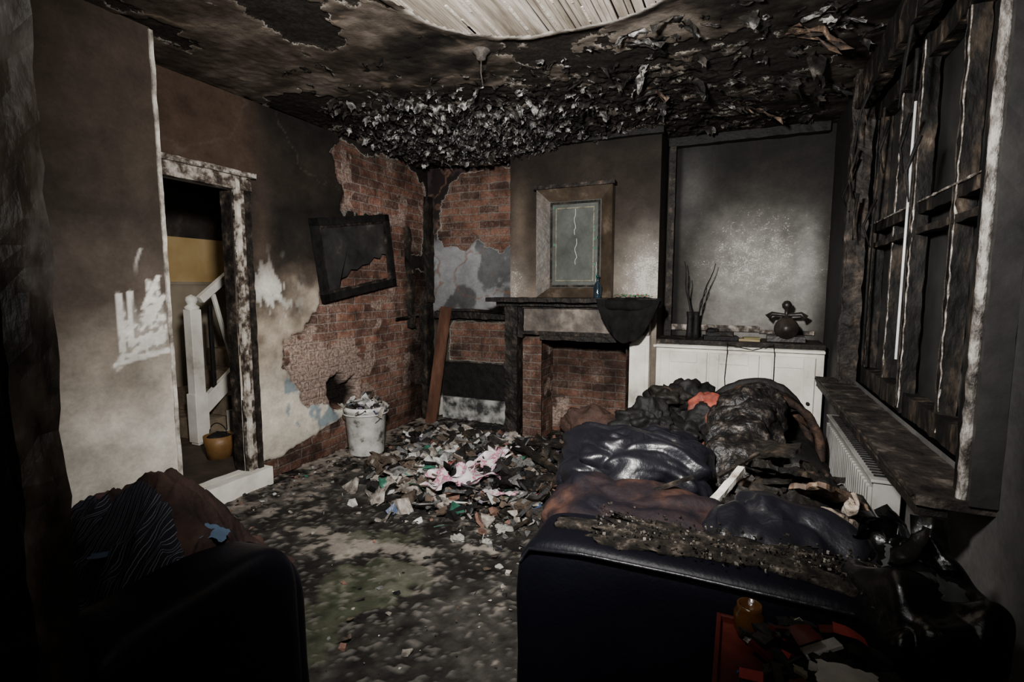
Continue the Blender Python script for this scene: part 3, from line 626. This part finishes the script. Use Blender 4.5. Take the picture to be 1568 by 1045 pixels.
m=MB();m.box((-.14,4.48,1.0),(.26,.16,.03),rot=(0,0,8),mat=0);m.box((-.14,4.48,1.03),(.2,.12,.03),rot=(0,0,-5),mat=1,res=.03,amp=.008)
m.lump((-.2,4.47,1.05),(.05,.04,.03),mat=0,amp=.3,freq=20);m.done('burnt_tray',[black,char])
m=MB();m.box((.08,4.42,.995),(.15,.1,.018),rot=(0,0,-6),mat=0);m.box((.09,4.43,1.01),(.12,.08,.012),rot=(0,0,10),mat=1);m.done('singed_books',[nmat('book_tan',[(.3,(.15,.11,.05)),(.7,(.3,.24,.13))],scale=9),nmat('book_olive',[(.3,(.12,.11,.04)),(.7,(.2,.18,.08))],scale=9)],bevel=.002)
m=MB();m.tube([(-.08,4.295,.98),(-.078,4.28,.9),(-.09,4.285,.7),(-.07,4.285,.45)],.003);m.tube([(.24,4.295,.98),(.25,4.28,.9),(.25,4.28,.6)],.003);m.tube([(-.08,4.285,.965),(.1,4.28,.93),(.24,4.285,.97)],.003);m.done('loose_cable',[black])
# ------------------------------------------------------------ window
m=MB()
m.box((.585,3.54,1.72),(.09,.13,1.75),res=.04,amp=.012,mat=2)
m.box((.555,3.50,1.72),(.05,.03,1.7),res=.035,amp=.01,mat=2)
m.box((.60,3.66,1.6),(.05,.08,1.9),res=.05,amp=.015,mat=0)
m.box((.59,1.665,1.72),(.06,.05,1.76),res=.04,amp=.003,mat=7)
m.tube([(.554+.003*mn.noise(Vector((i*.8,3,3))),1.67,.84+i*.03) for i in range(60)],[.013+.004*mn.noise(Vector((i*.6,1,1))) for i in range(60)],mat=8,n=10)
m.box((.575,1.71,1.72),(.05,.02,1.72),res=.03,amp=.004,mat=0)
m.box((.59,2.6,2.49),(.09,1.95,.13),res=.04,amp=.012,mat=0)
m.box((.57,2.6,2.40),(.06,1.75,.04),res=.035,amp=.012,mat=0)
m.box((.72,3.47,1.64),(.14,.03,1.56),res=.05,amp=.005,mat=0);m.box((.70,1.765,1.64),(.12,.02,1.56),res=.06,amp=.004,mat=0);m.box((.7,2.6,2.42),(.16,1.7,.03),res=.06,amp=.006,mat=0)
for (y,wd,x,em) in [(3.40,.07,.67,2),(2.68,.04,.665,2),(2.61,.04,.65,4),(2.2,.038,.665,4),(1.83,.05,.67,4),(3.02,.022,.68,4)]:
    m.box((x,y,1.64),(.05,wd,1.52),res=.03,amp=.006,mat=0)
    for sg in(-1,1):m.tube([(x-.027+.005*mn.noise(Vector((i*.9,y*7,sg))),y+sg*(wd/2-.003)+.004*mn.noise(Vector((i*1.3,y*7,5))),.9+i*.03) for i in range(50)],[max(.0008,.003+.005*mn.noise(Vector((i*.9,y*5,3)))) for i in range(50)],mat=em if sg<0 else 2,n=6)  # paler near-side edges: light catching the bars is put into the colour
m.box((.665,2.6,1.72),(.05,1.62,.045),res=.03,amp=.006,mat=0);m.box((.66,2.6,1.63),(.045,1.62,.025),res=.03,amp=.006,mat=2)
m.tube([(.636+.004*mn.noise(Vector((i*.9,7,2))),1.8+i*.04,1.745) for i in range(41)],[max(.001,.004+.006*mn.noise(Vector((i*.9,2,3)))) for i in range(41)],mat=4,n=6)
m.box((.665,2.6,.92),(.06,1.62,.09),res=.04,amp=.006,mat=0);m.box((.665,2.6,2.34),(.06,1.62,.08),res=.04,amp=.006,mat=0)
m.box((.70,2.6,1.64),(.006,1.66,1.5),mat=3)
m.tube([(.60,3.2,1.0),(.60,3.21,1.6),(.62,3.2,2.3)],.006,0);m.tube([(.612,2.63,1.1),(.612,2.63,2.15)],.005,5)  # second, pale tube paints the light caught along the mullion edge
for k in range(16):
    y=random.uniform(2.2,3.6);z=random.uniform(1.8,2.45);m.tube([(.55,y,z),(.53+random.uniform(-.02,.02),y+random.uniform(-.04,.04),z-.12),(.54,y+random.uniform(-.05,.05),z-.22)],[.008,.006,.003],0,n=5)
m.box((.78,2.6,1.64),(.02,1.74,1.6),mat=6)
m.done('window_1',[charw,charpaint,darkpaint,glass,edgep,nmat('lit_edge_strip',[(.3,(.3,.3,.29)),(.7,(.6,.6,.58))],scale=8,rough=.3,bump=.1),nmat('dark_board',[(.3,(.01,.01,.01)),(.7,(.03,.03,.03))],scale=3),nmat('grey_casing',[(.3,(.012,.0115,.011)),(.7,(.035,.033,.032))],scale=5,rough=.5),nmat('worn_casing_bead',[(.38,(.03,.025,.021)),(.5,(.14,.125,.11)),(.62,(.38,.36,.33))],scale=30,rough=.45,bump=.8,stretch=(1,1,.5))])
m=MB()
m.box((.535,2.665,.835),(.17,2.03,.03),res=.04,amp=.005,mat=0);m.box((.49,2.66,.805),(.07,2.0,.025),res=.05,amp=.004,mat=1);m.tube([(.45,1.66+i*.1,.838) for i in range(21)],[.007]*21,mat=2,n=8)
m.done('windowsill',[nmat('sooty_sill',[(.35,(.006,.005,.005)),(.54,(.024,.019,.016)),(.7,(.10,.083,.07))],scale=12,rough=.6,bump=.8,spec=.2),char,darkpaint])
m=MB();m.box((.54,2.85,.42),(.09,1.1,.48),mat=0)
for i in range(26):m.box((.49,2.33+i*.0415,.42),(.014,.022,.42),mat=0)
m.box((.54,2.85,.665),(.11,1.12,.012),mat=0)
for i in range(30):m.box((.54,2.34+i*.035,.673),(.075,.016,.006),mat=1)
m.tube([(.54,3.42,.25),(.56,3.5,.22),(.56,3.5,.0)],.012,0)
m.box((.59,2.55,.4),(.04,.04,.3),mat=0);m.box((.59,3.15,.4),(.04,.04,.3),mat=0)
m.done('radiator',[nmat('radiator_enamel',[(.3,(.10,.097,.09)),(.6,(.25,.24,.225))],scale=4,rough=.4,bump=.1),black],bevel=.003)
# ------------------------------------------------------------ near doorway post (left)
m=MB()
edk=nmat('dark_casing',[(.38,(.005,.0045,.004)),(.52,(.022,.017,.013)),(.6,(.08,.06,.045)),(.72,(.33,.30,.27))],scale=7,rough=.4,bump=.9,stretch=(1,1,.35))
ct=(.0,.9,0)
for (x,y,sx,sy,mt,am) in [(-.93,.30,.22,.1,0,.005),(-.815,.335,.03,.05,1,.008),(-.855,.355,.035,.03,0,.006),(-.90,.365,.03,.03,1,.007),(-.96,.35,.04,.05,0,.008)]:
    m.box((x,y,1.32),(sx,sy,2.62),rot=ct,res=.03,amp=am,mat=mt)
m.done('door_2_frame',[black,edk])
# ------------------------------------------------------------ sofas and heap
e=empty('burnt_leather_sofa')
m=MB()
m.lump((-.095,1.36,.365),(.455,.125,.355),e=(.25,.18),amp=.015,freq=4,nu=80,nv=50)
m.done('back',[leatherd],parent=e)
m=MB()
m.lump((-.47,1.85,.26),(.10,.40,.27),e=(.35,.3),amp=.03,freq=4)
m.lump((.38,1.85,.31),(.10,.42,.31),e=(.35,.3),amp=.03,freq=4)
m.lump((-.05,1.85,.22),(.42,.42,.2),e=(.3,.2),amp=.04,freq=5)
m.done('arms_and_base',[leather],parent=e)
m=MB();m.tube([(-.53,1.25,.645),(-.5,1.24,.69),(-.35,1.236,.708),(-.1,1.236,.71),(.25,1.236,.705)],.005);m.done('piping',[leather],parent=e)
m=MB()
for k in range(700):
    x=random.uniform(-.36,.33);y=1.385+random.gauss(0,.045);z=.731+random.uniform(0,.010);s=random.uniform(.003,.009)
    m.box((x,y,z),(s,s*random.uniform(.5,1.2),s*.5),rot=[random.uniform(0,90) for _ in range(3)],mat=random.choice([0,0,0,0,1]))
m.lump((-.02,1.385,.716),(.37,.08,.020),e=(.6,.5),amp=.5,freq=18,mat=0,nu=90,nv=20)
m.done('ash_layer',[ash,nmat('ash_chips',[(.35,(.02,.017,.014)),(.65,(.16,.14,.12))],scale=40)],parent=e)
m=MB()
m.lump((-.33,1.80,.53),(.35,.19,.14),rot=(14,0,-6),e=(.55,.5),amp=.14,freq=5,ridge=.14,rf=6,st=(.7,1.5,1),nu=130,nv=80,seed=2,wid=2.2)
m.done('plush_cushion',[plush])
m=MB()
m.lump((-.37,2.20,.60),(.33,.24,.18),rot=(10,4,8),e=(.6,.6),amp=.2,freq=4,ridge=.14,rf=6,st=(.6,1.6,1.2),nu=140,nv=90,seed=3,wid=2.6)
m.done('leather_cushion',[leather])
m=MB()
m.lump((.13,1.70,.57),(.22,.20,.15),rot=(15,10,-20),e=(.6,.6),amp=.2,freq=5,ridge=.14,rf=7,st=(1.5,.6,1),nu=120,nv=80,seed=5,wid=2.6)
m.done('leather_cushion.001',[leather])
e=empty('burnt_armchair')
m=MB()
m.lump((-.05,3.15,.30),(.5,.40,.3),e=(.4,.3),amp=.1,freq=5,mat=0,nu=60)
m.done('seat_base',[black],parent=e)
cf=nmat('charred_fabric',[(.42,(.004,.004,.004)),(.55,(.012,.010,.009)),(.65,(.05,.041,.034)),(.78,(.28,.25,.22))],scale=24,rough=.4,bump=1,bscale=50,spec=.3)
brc=nmat('scorched_brown_cloth',[(.4,(.007,.005,.005)),(.54,(.028,.017,.012)),(.70,(.11,.06,.035))],scale=9,rough=.75,bump=.8,bscale=50,spec=.15)
m=MB()
n=48;NR=80;vs=[]
for i in range(NR):
    t=i/(NR-1)
    p=Vector((.10-.10*t,3.22-.95*t,.61+.15*math.sin(min(1,t*1.3+.3)*math.pi*.6)-.22*t*t));r=.12+.02*math.sin(t*3)+.014*math.sin(t*38+2*mn.noise(p*4))
    if t>.93:r*=math.sqrt(max(.02,1-((t-.93)/.07)**2))
    for k in range(n):
        a=2*math.pi*k/n;q=p+Vector((math.cos(a)*r*1.1,0,math.sin(a)*r));q+=mn.noise_vector(q*9)*.035+mn.noise_vector(q*26)*.018;vs.append(q)
m.add(vs,[(i*n+k,i*n+(k+1)%n,(i+1)*n+(k+1)%n,(i+1)*n+k) for i in range(NR-1) for k in range(n)],0,True)
m.done('charred_roll',[cf],parent=e)
m=MB()
n=50;q_=24;vs=[]
for i in range(n+1):
    a=math.pi*i/n
    for j in range(q_+1):
        t=j/q_
        ro=.31-.02*t+.025*math.sin(a*11+4*mn.noise(Vector((a*2,t*3,1))))*t
        p=Vector((.12+ro*math.cos(a),3.48-.36*t+.03*math.sin(a*3),.46+ro*1.15*math.sin(a)**.8))
        p+=mn.noise_vector(p*8)*.025
        vs.append(p)
m.add(vs,[(i*(q_+1)+j,(i+1)*(q_+1)+j,(i+1)*(q_+1)+j+1,i*(q_+1)+j+1) for i in range(n) for j in range(q_)],0,True)
for ro,yy in ((.31,3.11),(.27,3.2)):
    m.tube([(.12+ro*math.cos(a)+.01*mn.noise(Vector((a*5,1,1))),yy+.02*math.sin(a*3),.46+ro*1.15*math.sin(a)**.8) for a in [.02+(math.pi-.04)*i/30 for i in range(31)]],[.022+.008*mn.noise(Vector((i*.8,ro,2))) for i in range(31)],0,n=10)
m.lump((.12,3.5,.6),(.28,.05,.24),amp=.15,freq=7,mat=1)
m.done('curved_back',[brc,black],parent=e)
m=MB()
items=[((-.30,3.35,.66),(.24,.2,.15),0),((-.45,3.0,.6),(.2,.2,.14),0),((-.12,3.05,.63),(.13,.13,.13),0),((-.17,3.10,.73),(.09,.08,.08),1),((-.24,2.75,.60),(.12,.1,.09),0),((-.06,2.62,.62),(.08,.06,.05),1),((-.05,2.48,.64),(.05,.05,.05),2),((-.38,3.2,.74),(.12,.1,.07),3),((-.09,2.9,.70),(.06,.05,.05),4),((-.6,2.8,.5),(.12,.15,.1),0)]
for i,(c,r,mt) in enumerate(items):m.lump(c,r,mat=mt,amp=.5,freq=9,ridge=.2,rf=10,seed=i,nu=66,nv=40,smooth=True,wid=2.6)
m.done('pile_of_burnt_clothes',[black,nmat('red_cloth',[(.38,(.03,.008,.006)),(.62,(.24,.05,.03))],scale=9,rough=.7,bump=.6),nmat('blue_cloth',[(.35,(.01,.03,.1)),(.65,(.03,.10,.32))],scale=9,rough=.6,bump=.6),char,nmat('orange_cloth',[(.4,(.05,.02,.012)),(.65,(.3,.12,.08))],scale=9,rough=.6,bump=.6)])
m=MB()
random.seed(21)
foam=nmat('singed_foam',[(.35,(.05,.035,.026)),(.52,(.24,.19,.145)),(.7,(.52,.47,.41))],scale=14,rough=.8,bump=.8)
for k in range(60):
    x=random.uniform(.02,.36);y=random.uniform(1.75,2.55);s=random.uniform(.04,.13)
    m.box((x,y,.55+random.uniform(0,.12)),(s,s*random.uniform(.3,.8),random.uniform(.008,.022)),rot=(random.uniform(-40,40),random.uniform(-40,40),random.uniform(0,180)),mat=random.choices([0,1,2],[9,1,.5])[0],res=.02,amp=.012)
m.lump((.22,2.18,.45),(.24,.38,.2),mat=0,amp=.4,freq=8,smooth=True,ridge=.1,nu=70,nv=40)
m.box((.20,2.2,.69),(.34,.16,.018),rot=(-14,12,30),mat=0,res=.02,amp=.018)
m.box((.10,2.42,.71),(.3,.12,.018),rot=(10,-8,-15),mat=0,res=.02,amp=.018)
m.box((.30,1.98,.69),(.26,.14,.016),rot=(-18,26,50),mat=1,res=.02,amp=.018)
for k,(x,y,z) in enumerate([(.27,1.85,.67),(.33,1.86,.65),(.22,1.80,.645),(.36,1.95,.68)]):
    m.lump((x,y,z),(.07,.02,.03),rot=(10,20+k*9,20+25*k),mat=2,amp=.6,freq=18,ridge=.25,rf=16,nu=50,nv=30,wid=2.4)
m.box((-.02,1.93,.69),(.026,.25,.020),rot=(20,0,-25),mat=3,res=.02,amp=.005)
m.box((-.2,1.88,.69),(.16,.016,.012),rot=(0,-22,20),mat=4)
m.box((.02,2.05,.74),(.22,.012,.012),rot=(10,-15,50),mat=4)
m.done('burnt_upholstery_scraps',[char,rust,foam,nmat('white_stick',[(.35,(.12,.10,.08)),(.5,(.4,.37,.33)),(.7,(.6,.57,.52))],scale=14),darkpaint])
m=MB()
m.lump((.375,1.30,.40),(.165,.20,.40),rot=(0,3,10),e=(.7,.8),amp=.2,freq=5,ridge=.08,rf=6,st=(1.2,1.2,.7),nu=150,nv=100,seed=8,wid=1.7)
m.lump((.36,1.38,.80),(.05,.05,.05),e=(1,1),amp=.5,freq=18,ridge=.3,rf=20,st=(1,1,.3),nu=50,nv=30,wid=2)
for k in range(4):
    a=k*1.6;m.sheet((.36+.05*math.cos(a),1.38+.05*math.sin(a),.83),(.07,.11),rot=(50,25*math.sin(a),math.degrees(a)),n=14,amp=.02,freq=14,seed=k)
m.done('black_bin_bag',[plastic])
m=MB()
m.sheet((.36,1.33,.79),(.09,.07),rot=(30,10,0),amp=.015,n=16,mat=0,ragged=.4);m.sheet((.42,1.29,.765),(.06,.06),rot=(40,20,20),amp=.015,n=16,mat=0,seed=5,ragged=.4)
m.done('grey_rag',[nmat('grey_green_cloth',[(.3,(.015,.017,.017)),(.7,(.06,.066,.063))],scale=9,bump=.4)])
m=MB();redm=nmat('red_lacquer',[(.3,(.014,.003,.002)),(.6,(.042,.006,.004)),(.8,(.07,.014,.008))],scale=7,rough=.5,bump=.3,spec=.2)
cx,cyy,zt=.135,1.055,.64
m.box((cx,cyy,zt/2),(.31,.30,zt-.0),mat=0)
for sx in(-1,1):m.box((cx+sx*.15,cyy,zt),(.010,.31,.03),mat=0)
for sy in(-1,1):m.box((cx,cyy+sy*.15,zt),(.30,.010,.03),mat=0)
for k in range(2):
    m.box((cx,cyy-.153,.17+.28*k),(.27,.012,.25),mat=0);m.tube([(cx-.05,cyy-.17,.2+.28*k),(cx+.05,cyy-.17,.2+.28*k)],.006,1)
m.done('red_storage_box',[redm,darkpaint],bevel=.002)
m=MB()
P=[nmat('paper_white',[(.3,(.14,.135,.12)),(.7,(.32,.305,.28))],scale=12),redm,nmat('blue_tool',[(.3,(.008,.02,.08)),(.7,(.015,.05,.2))],scale=5,rough=.3),black,nmat('olive_card',[(.3,(.06,.056,.03)),(.7,(.15,.14,.095))],scale=8),nmat('bright_red_card',[(.3,(.12,.008,.005)),(.7,(.22,.02,.013))],scale=8)]
random.seed(12)
for k in range(95):
    m.box((cx+random.uniform(-.09,.16),cyy+random.uniform(-.15,.13),zt+.01+random.uniform(0,.05)),(random.uniform(.02,.08),random.uniform(.012,.045),random.uniform(.003,.012)),rot=(random.uniform(-25,25),random.uniform(-25,25),random.uniform(0,180)),mat=random.choices(range(6),[1.3,1.8,.3,9,.7,.5])[0])
m.tube([(cx-.11,cyy-.05,zt+.03),(cx+.0,cyy-.13,zt+.06)],.004,2);m.tube([(cx-.12,cyy-.1,zt+.03),(cx+.0,cyy+.0,zt+.06)],.004,3)
m.sheet((cx+.07,cyy-.04,zt+.065),(.10,.06),amp=.010,n=10,mat=0,ragged=.4);m.sheet((cx+.09,cyy+.09,zt+.07),(.06,.03),rot=(0,20,0),amp=.01,n=8,mat=5);m.sheet((cx+.01,cyy+.06,zt+.065),(.05,.04),rot=(10,0,30),amp=.012,n=8,mat=1);m.sheet((cx+.05,cyy-.12,zt+.05),(.07,.05),rot=(10,0,30),amp=.012,n=8,mat=0,ragged=.5)
m.done('assorted_clutter',P)
m=MB();m.lathe((.045,1.16,.655),[(.001,0),(.024,0),(.030,.012),(.031,.046),(.025,.056),(.025,.066),(.021,.066),(.021,.056),(.001,.05)],0,n=24);m.done('amber_jar',[nmat('amber_glass',[(.3,(.02,.009,.004)),(.7,(.065,.026,.006))],scale=9,rough=.15,spec=.6)])
# ------------------------------------------------------------ left armchair with clothes
e=empty('dark_armchair');m=MB()
m.lump((-1.14,.70,.37),(.12,.25,.375),e=(.3,.3),amp=.03,freq=4,nu=60,nv=40)
m.lump((-1.5,.92,.33),(.42,.12,.33),e=(.3,.3),amp=.03,freq=4,nu=60,nv=40)
m.lump((-1.5,.66,.22),(.4,.24,.22),e=(.3,.3),amp=.03,freq=4,nu=50)
m.lump((-1.86,.70,.33),(.11,.24,.33),e=(.3,.3),amp=.03,freq=4,nu=50)
m.done('upholstery',[leatherd],parent=e)
m=MB()
def hp(x,y):
    return .50+.28*math.exp(-((x+1.62)/.3)**2-((y-.84)/.24)**2)+.24*math.exp(-((x+1.34)/.15)**2-((y-.82)/.18)**2)
def hm(x,y):
    k=mn.noise(Vector((x*3.1,y*3.1,4)))
    if x>-1.75 and y<.80+.1*k:return 1
    if k>.25:return 2
    if k<-.35:return 3
    return 0
m.drape(-2.0,-1.2,.52,1.1,hp,hm,n=150,amp=.042,freq=10,seed=3,zmin=.5)
m.sheet((-1.25,.86,.75),(.07,.05),rot=(10,20,30),mat=3,amp=.015,n=10,ragged=.4)
m.sheet((-1.38,.72,.74),(.14,.06),rot=(-20,10,60),mat=3,amp=.015,n=10,ragged=.4)
m.done('heap_of_clothes',[nmat('brown_shirt',[(.38,(.008,.006,.006)),(.65,(.035,.02,.016))],scale=5,rough=.9,bump=.5,bscale=60,spec=.1),
 nmat('striped_shirt',[(.5,(.008,.008,.011)),(.62,(.010,.010,.014)),(.66,(.16,.16,.185)),(.8,(.010,.010,.014))],scale=24,dist=1.5,kind='wave',rough=.9,bump=.2,spec=.1),
 nmat('maroon_cloth',[(.35,(.014,.006,.008)),(.65,(.06,.018,.018))],scale=5,bump=.4),nmat('blue_grey_cloth',[(.35,(.02,.035,.06)),(.65,(.05,.085,.14))],scale=5,bump=.4),black])
# ------------------------------------------------------------ bucket
m=MB();bx,by=-2.86,3.38
m.lathe((bx,by,0),[(.001,.01),(.14,.01),(.145,.02),(.172,.38),(.182,.385),(.182,.415),(.172,.42),(.165,.41),(.15,.3),(.001,.28)],0,n=40)
m.tube([(bx+.185*math.cos(a),by+.185*math.sin(a),.36) for a in [i*2*math.pi/32 for i in range(33)]],.005,0,cap=False)
m.tube([(bx+.184*math.cos(a),by-.184*math.sin(a)*.6,.36-.12*math.sin(a)) for a in [math.pi*i/16 for i in range(17)]],.004,1)
m.done('plastic_bucket',[nmat('bucket_plastic',[(.34,(.10,.095,.085)),(.42,(.40,.39,.365)),(.6,(.60,.59,.56))],scale=9,rough=.45,bump=.2),darkpaint])
PAL=[nmat('deb_black',[(.3,(.004,.004,.004)),(.7,(.015,.015,.015))],scale=30,rough=.5),
 char,
 nmat('deb_plaster',[(.35,(.06,.052,.045)),(.5,(.2,.175,.15)),(.7,(.44,.405,.36))],scale=18,bump=.6),
 nmat('deb_brown',[(.3,(.02,.014,.01)),(.7,(.10,.07,.048))],scale=25,bump=.6),
 nmat('deb_grey',[(.3,(.03,.03,.03)),(.7,(.17,.168,.16))],scale=25,bump=.6),
 nmat('deb_white',[(.35,(.14,.14,.13)),(.6,(.5,.49,.47))],scale=15,rough=.5),
 nmat('deb_green',[(.3,(.01,.045,.03)),(.7,(.035,.13,.085))],scale=15,rough=.4),
 nmat('deb_blue',[(.3,(.02,.035,.07)),(.7,(.05,.09,.17))],scale=15,rough=.4),
 nmat('deb_mauve',[(.3,(.05,.04,.06)),(.7,(.17,.15,.19))],scale=15,rough=.5),
 nmat('deb_red',[(.3,(.12,.02,.02)),(.7,(.26,.07,.06))],scale=15,rough=.5),
 nmat('deb_brick',[(.3,(.08,.038,.026)),(.7,(.2,.11,.08))],scale=25,bump=.6)]
WT=[8,8,7,6,6,2.2,.5,.3,1.2,.15,2]
def piece(m,x,y,z,s,w=WT,tilt=60,cr=.16):
    mt=random.choices(range(len(PAL)),w)[0];k=random.random()
    R=Euler((math.radians(random.uniform(-tilt,tilt)),math.radians(random.uniform(-tilt,tilt)),random.uniform(0,6.28))).to_matrix()
    c=Vector((x,y,z))
    if k<cr:
        n=6;vs=[];o_=random.random()*50
        for i in range(n+1):
            for j in range(n+1):
                u=i/n-.5;v=j/n-.5
                vs.append(c+R@(Vector((u*s*1.5,v*s*1.3,0))+mn.noise_vector(Vector((u*2.6+o_,v*2.6,o_)))*s*.5))
        m.add(vs,[(i*(n+1)+j,(i+1)*(n+1)+j,(i+1)*(n+1)+j+1,i*(n+1)+j+1) for i in range(n) for j in range(n)],mt,True)
    elif k<.6:
        n=random.randint(4,6);t=s*random.uniform(.06,.25);ring=[]
        for i in range(n):
            a=2*math.pi*(i+random.uniform(-.3,.3))/n;r=s*random.uniform(.35,.7);ring.append(Vector((r*math.cos(a)*random.uniform(.8,1.6),r*math.sin(a),random.uniform(-.1,.1)*s)))
        vs=[c+R@p for p in ring]+[c+R@(p+Vector((0,0,t))) for p in ring]
        m.add(vs,[tuple(range(n))[::-1],tuple(range(n,2*n))]+[(i,(i+1)%n,n+(i+1)%n,n+i) for i in range(n)],mt)
    elif k<.78:
        m.box(c,(s*random.uniform(1,3),s*.18,s*.14),rot=(random.uniform(-40,40),random.uniform(-30,30),random.uniform(0,180)),mat=mt)
    else:
        vs=[c+R@Vector((a*s*random.uniform(.25,.5),b*s*random.uniform(.2,.45),d*s*random.uniform(.15,.35))) for a in(-1,1) for b in(-1,1) for d in(-1,1)]
        m.add(vs,[(0,1,3,2),(4,6,7,5),(0,4,5,1),(2,3,7,6),(0,2,6,4),(1,5,7,3)],mt)
random.seed(33)
m=MB()
for k in range(140):
    a=random.uniform(0,6.28);r=.15*math.sqrt(random.random());h=.12*(1-(r/.16)**2)
    piece(m,bx+r*math.cos(a),by+r*math.sin(a),.38+random.uniform(0,1)*h,random.uniform(.03,.08),[5,5,6,4,4,3,.6,1,1.5,.1,1],cr=.4)
m.done('bucket_rubbish',PAL)
GA=[(-2.0,3.3,.52,.48,.14),(-1.75,3.85,.5,.35,.09),(-1.5,3.05,.4,.4,.10),(-1.15,3.5,.45,.42,.11),(-2.5,3.95,.3,.3,.07),(-.9,3.15,.35,.35,.10)]
def ph(x,y):
    return sum(h*math.exp(-((x-a)/rx)**2-((y-b)/ry)**2) for a,b,rx,ry,h in GA)
m=MB();n=110;vs=[]
for i in range(n+1):
    for j in range(n+1):
        x=-3.05+2.6*i/n;y=2.0+2.1*j/n;q=Vector((x*9,y*9,0))
        vs.append((x,y,ph(x,y)*(.75+.6*mn.noise(q)+.4*mn.noise(q*2.6))-.03))
m.add(vs,[(i*(n+1)+j,(i+1)*(n+1)+j,(i+1)*(n+1)+j+1,i*(n+1)+j+1) for i in range(n) for j in range(n)],11,False)
c=0
while c<4700:
    x=random.uniform(-3.0,-.45);y=random.uniform(2.15,4.08)
    h=ph(x,y)
    if random.random()>min(1,h*8)**1.7:continue
    if x<-2.6 and abs(y-3.38)<.25:continue
    s=random.choice([.012,.016,.022,.03,.04,.05,.065,.09,.13])
    dark=(x>-1.6 and y>2.95)
    piece(m,x,y,max(.01,h*.8+random.uniform(-.01,.03)),s,[14,14,2,5,4,.3,.1,.1,.2,.05,1.5] if dark else WT,tilt=45);c+=1
m.done('debris_pile',PAL+[ash])
m=MB();c=0
while c<1200:
    x=random.uniform(-3.0,.1);y=random.uniform(1.0,3.6)
    w=.10+.75*math.exp(-((x+1.2)/.6)**2-((y-2.65)/.28)**2)+.7*math.exp(-((x+2.9)/.25)**2)
    if random.random()>w:continue
    s=random.choice([.004,.005,.006,.008,.01,.012,.016,.024,.032]);piece(m,x,y,.012,s,[6,6,6,3,3,1,.1,.1,.2,.05,2],tilt=20,cr=.03);c+=1
m.done('scattered_floor_rubble',PAL)
m=MB()
pk=nmat('pink_white_carrier_bag',[(.42,(.48,.45,.45)),(.53,(.45,.38,.40)),(.57,(.34,.055,.12)),(.66,(.48,.40,.42))],scale=18,detail=2,rough=.35,bump=.3)
def bagfn(p,u,v):
    return p+mn.noise_vector(p*9)*.06
m.sheet((-1.62,2.82,.16),(.36,.20),rot=(8,-6,30),n=40,amp=.035,freq=9,ragged=.8,seed=3,fn=bagfn)
m.sheet((-1.56,3.08,.20),(.13,.32),rot=(10,20,-20),n=34,amp=.035,freq=10,ragged=.8,seed=8,fn=bagfn)
m.sheet((-1.48,3.36,.21),(.12,.07),rot=(0,10,10),n=24,amp=.02,freq=12,ragged=.6,seed=12,fn=bagfn)
m.sheet((-1.33,2.80,.11),(.2,.05),rot=(0,0,10),n=16,amp=.02,freq=12,ragged=.6,seed=15)
m.done('torn_carrier_bag',[pk])
m=MB()
for (x,y,z,s) in [(-2.15,2.72,.08,.08),(-1.95,2.95,.14,.06),(-1.9,2.72,.09,.08),(-2.2,3.3,.15,.05),(-2.3,3.6,.12,.06)]:
    m.sheet((x,y,z),(s*1.3,s),rot=(random.uniform(-40,40),random.uniform(-40,40),random.uniform(0,90)),n=8,amp=.02,freq=16,seed=x)
m.done('green_packaging',[PAL[6]])
m=MB()
for (x,y,z,L,rz,ry) in [(-1.2,3.2,.22,.5,-35,6),(-1.05,3.05,.17,.4,10,-5),(-1.0,3.4,.22,.45,60,8),(-1.3,3.6,.21,.5,-15,-6),(-.95,2.95,.12,.3,0,5),(-1.0,3.1,.2,.35,-60,12)]:
    m.box((x,y,z),(L,.06,.015),rot=(10,ry,rz),res=.03,amp=.012,mat=random.choice([0,0,1]))
m.done('burnt_slats',[char,darkpaint])
m=MB()
for (x,y,s) in [(-1.38,2.35,.06),(-1.22,2.4,.05),(-1.2,2.55,.07),(-1.05,2.2,.035),(-1.1,2.7,.06)]:
    m.lump((x,y,s*.3),(s*.7,s*.5,s*.35),mat=0,amp=.6,freq=30,ridge=.3,rf=30,nu=36,nv=24,seed=x,wid=2.4)
m.done('crumpled_paper',[P[0]])
# ------------------------------------------------------------ lights / world / camera
w=bpy.data.worlds.new('w');bpy.context.scene.world=w;w.use_nodes=True
w.node_tree.nodes['Background'].inputs[0].default_value=(.9,.95,1,1);w.node_tree.nodes['Background'].inputs[1].default_value=.002
def spot(name,loc,tgt,power,size=150,blend=.8,rad=.15,col=(1,.97,.93)):
    l=bpy.data.lights.new(name,'SPOT');l.energy=power;l.spot_size=math.radians(size);l.spot_blend=blend;l.shadow_soft_size=rad;l.color=col
    o=bpy.data.objects.new(name,l);bpy.context.collection.objects.link(o);o.location=loc
    o.rotation_euler=(Vector(tgt)-Vector(loc)).to_track_quat('-Z','Y').to_euler();return o
spot('flash_light',(-.4,.5,1.95),(-1.5,4.4,1.38),900,136,1.0,.09)
spot('fill_light',(-.1,.3,1.7),(-1.5,3.2,1.3),20,150,1.0,.3)
spot('hall_fill_light',(-4.4,2.2,2.5),(-4.5,2.9,.8),14,150,1.0,.2,(1,.9,.75))  # added to brighten the hallway; stands for no known fitting
cam=bpy.data.cameras.new('camera');cam.lens=18;cam.sensor_width=36;cam.clip_start=.02
co=bpy.data.objects.new('camera',cam);bpy.context.collection.objects.link(co);co.location=(0,0,1.4)
co.rotation_euler=(math.radians(90-5.9),0,math.radians(24));bpy.context.scene.camera=co
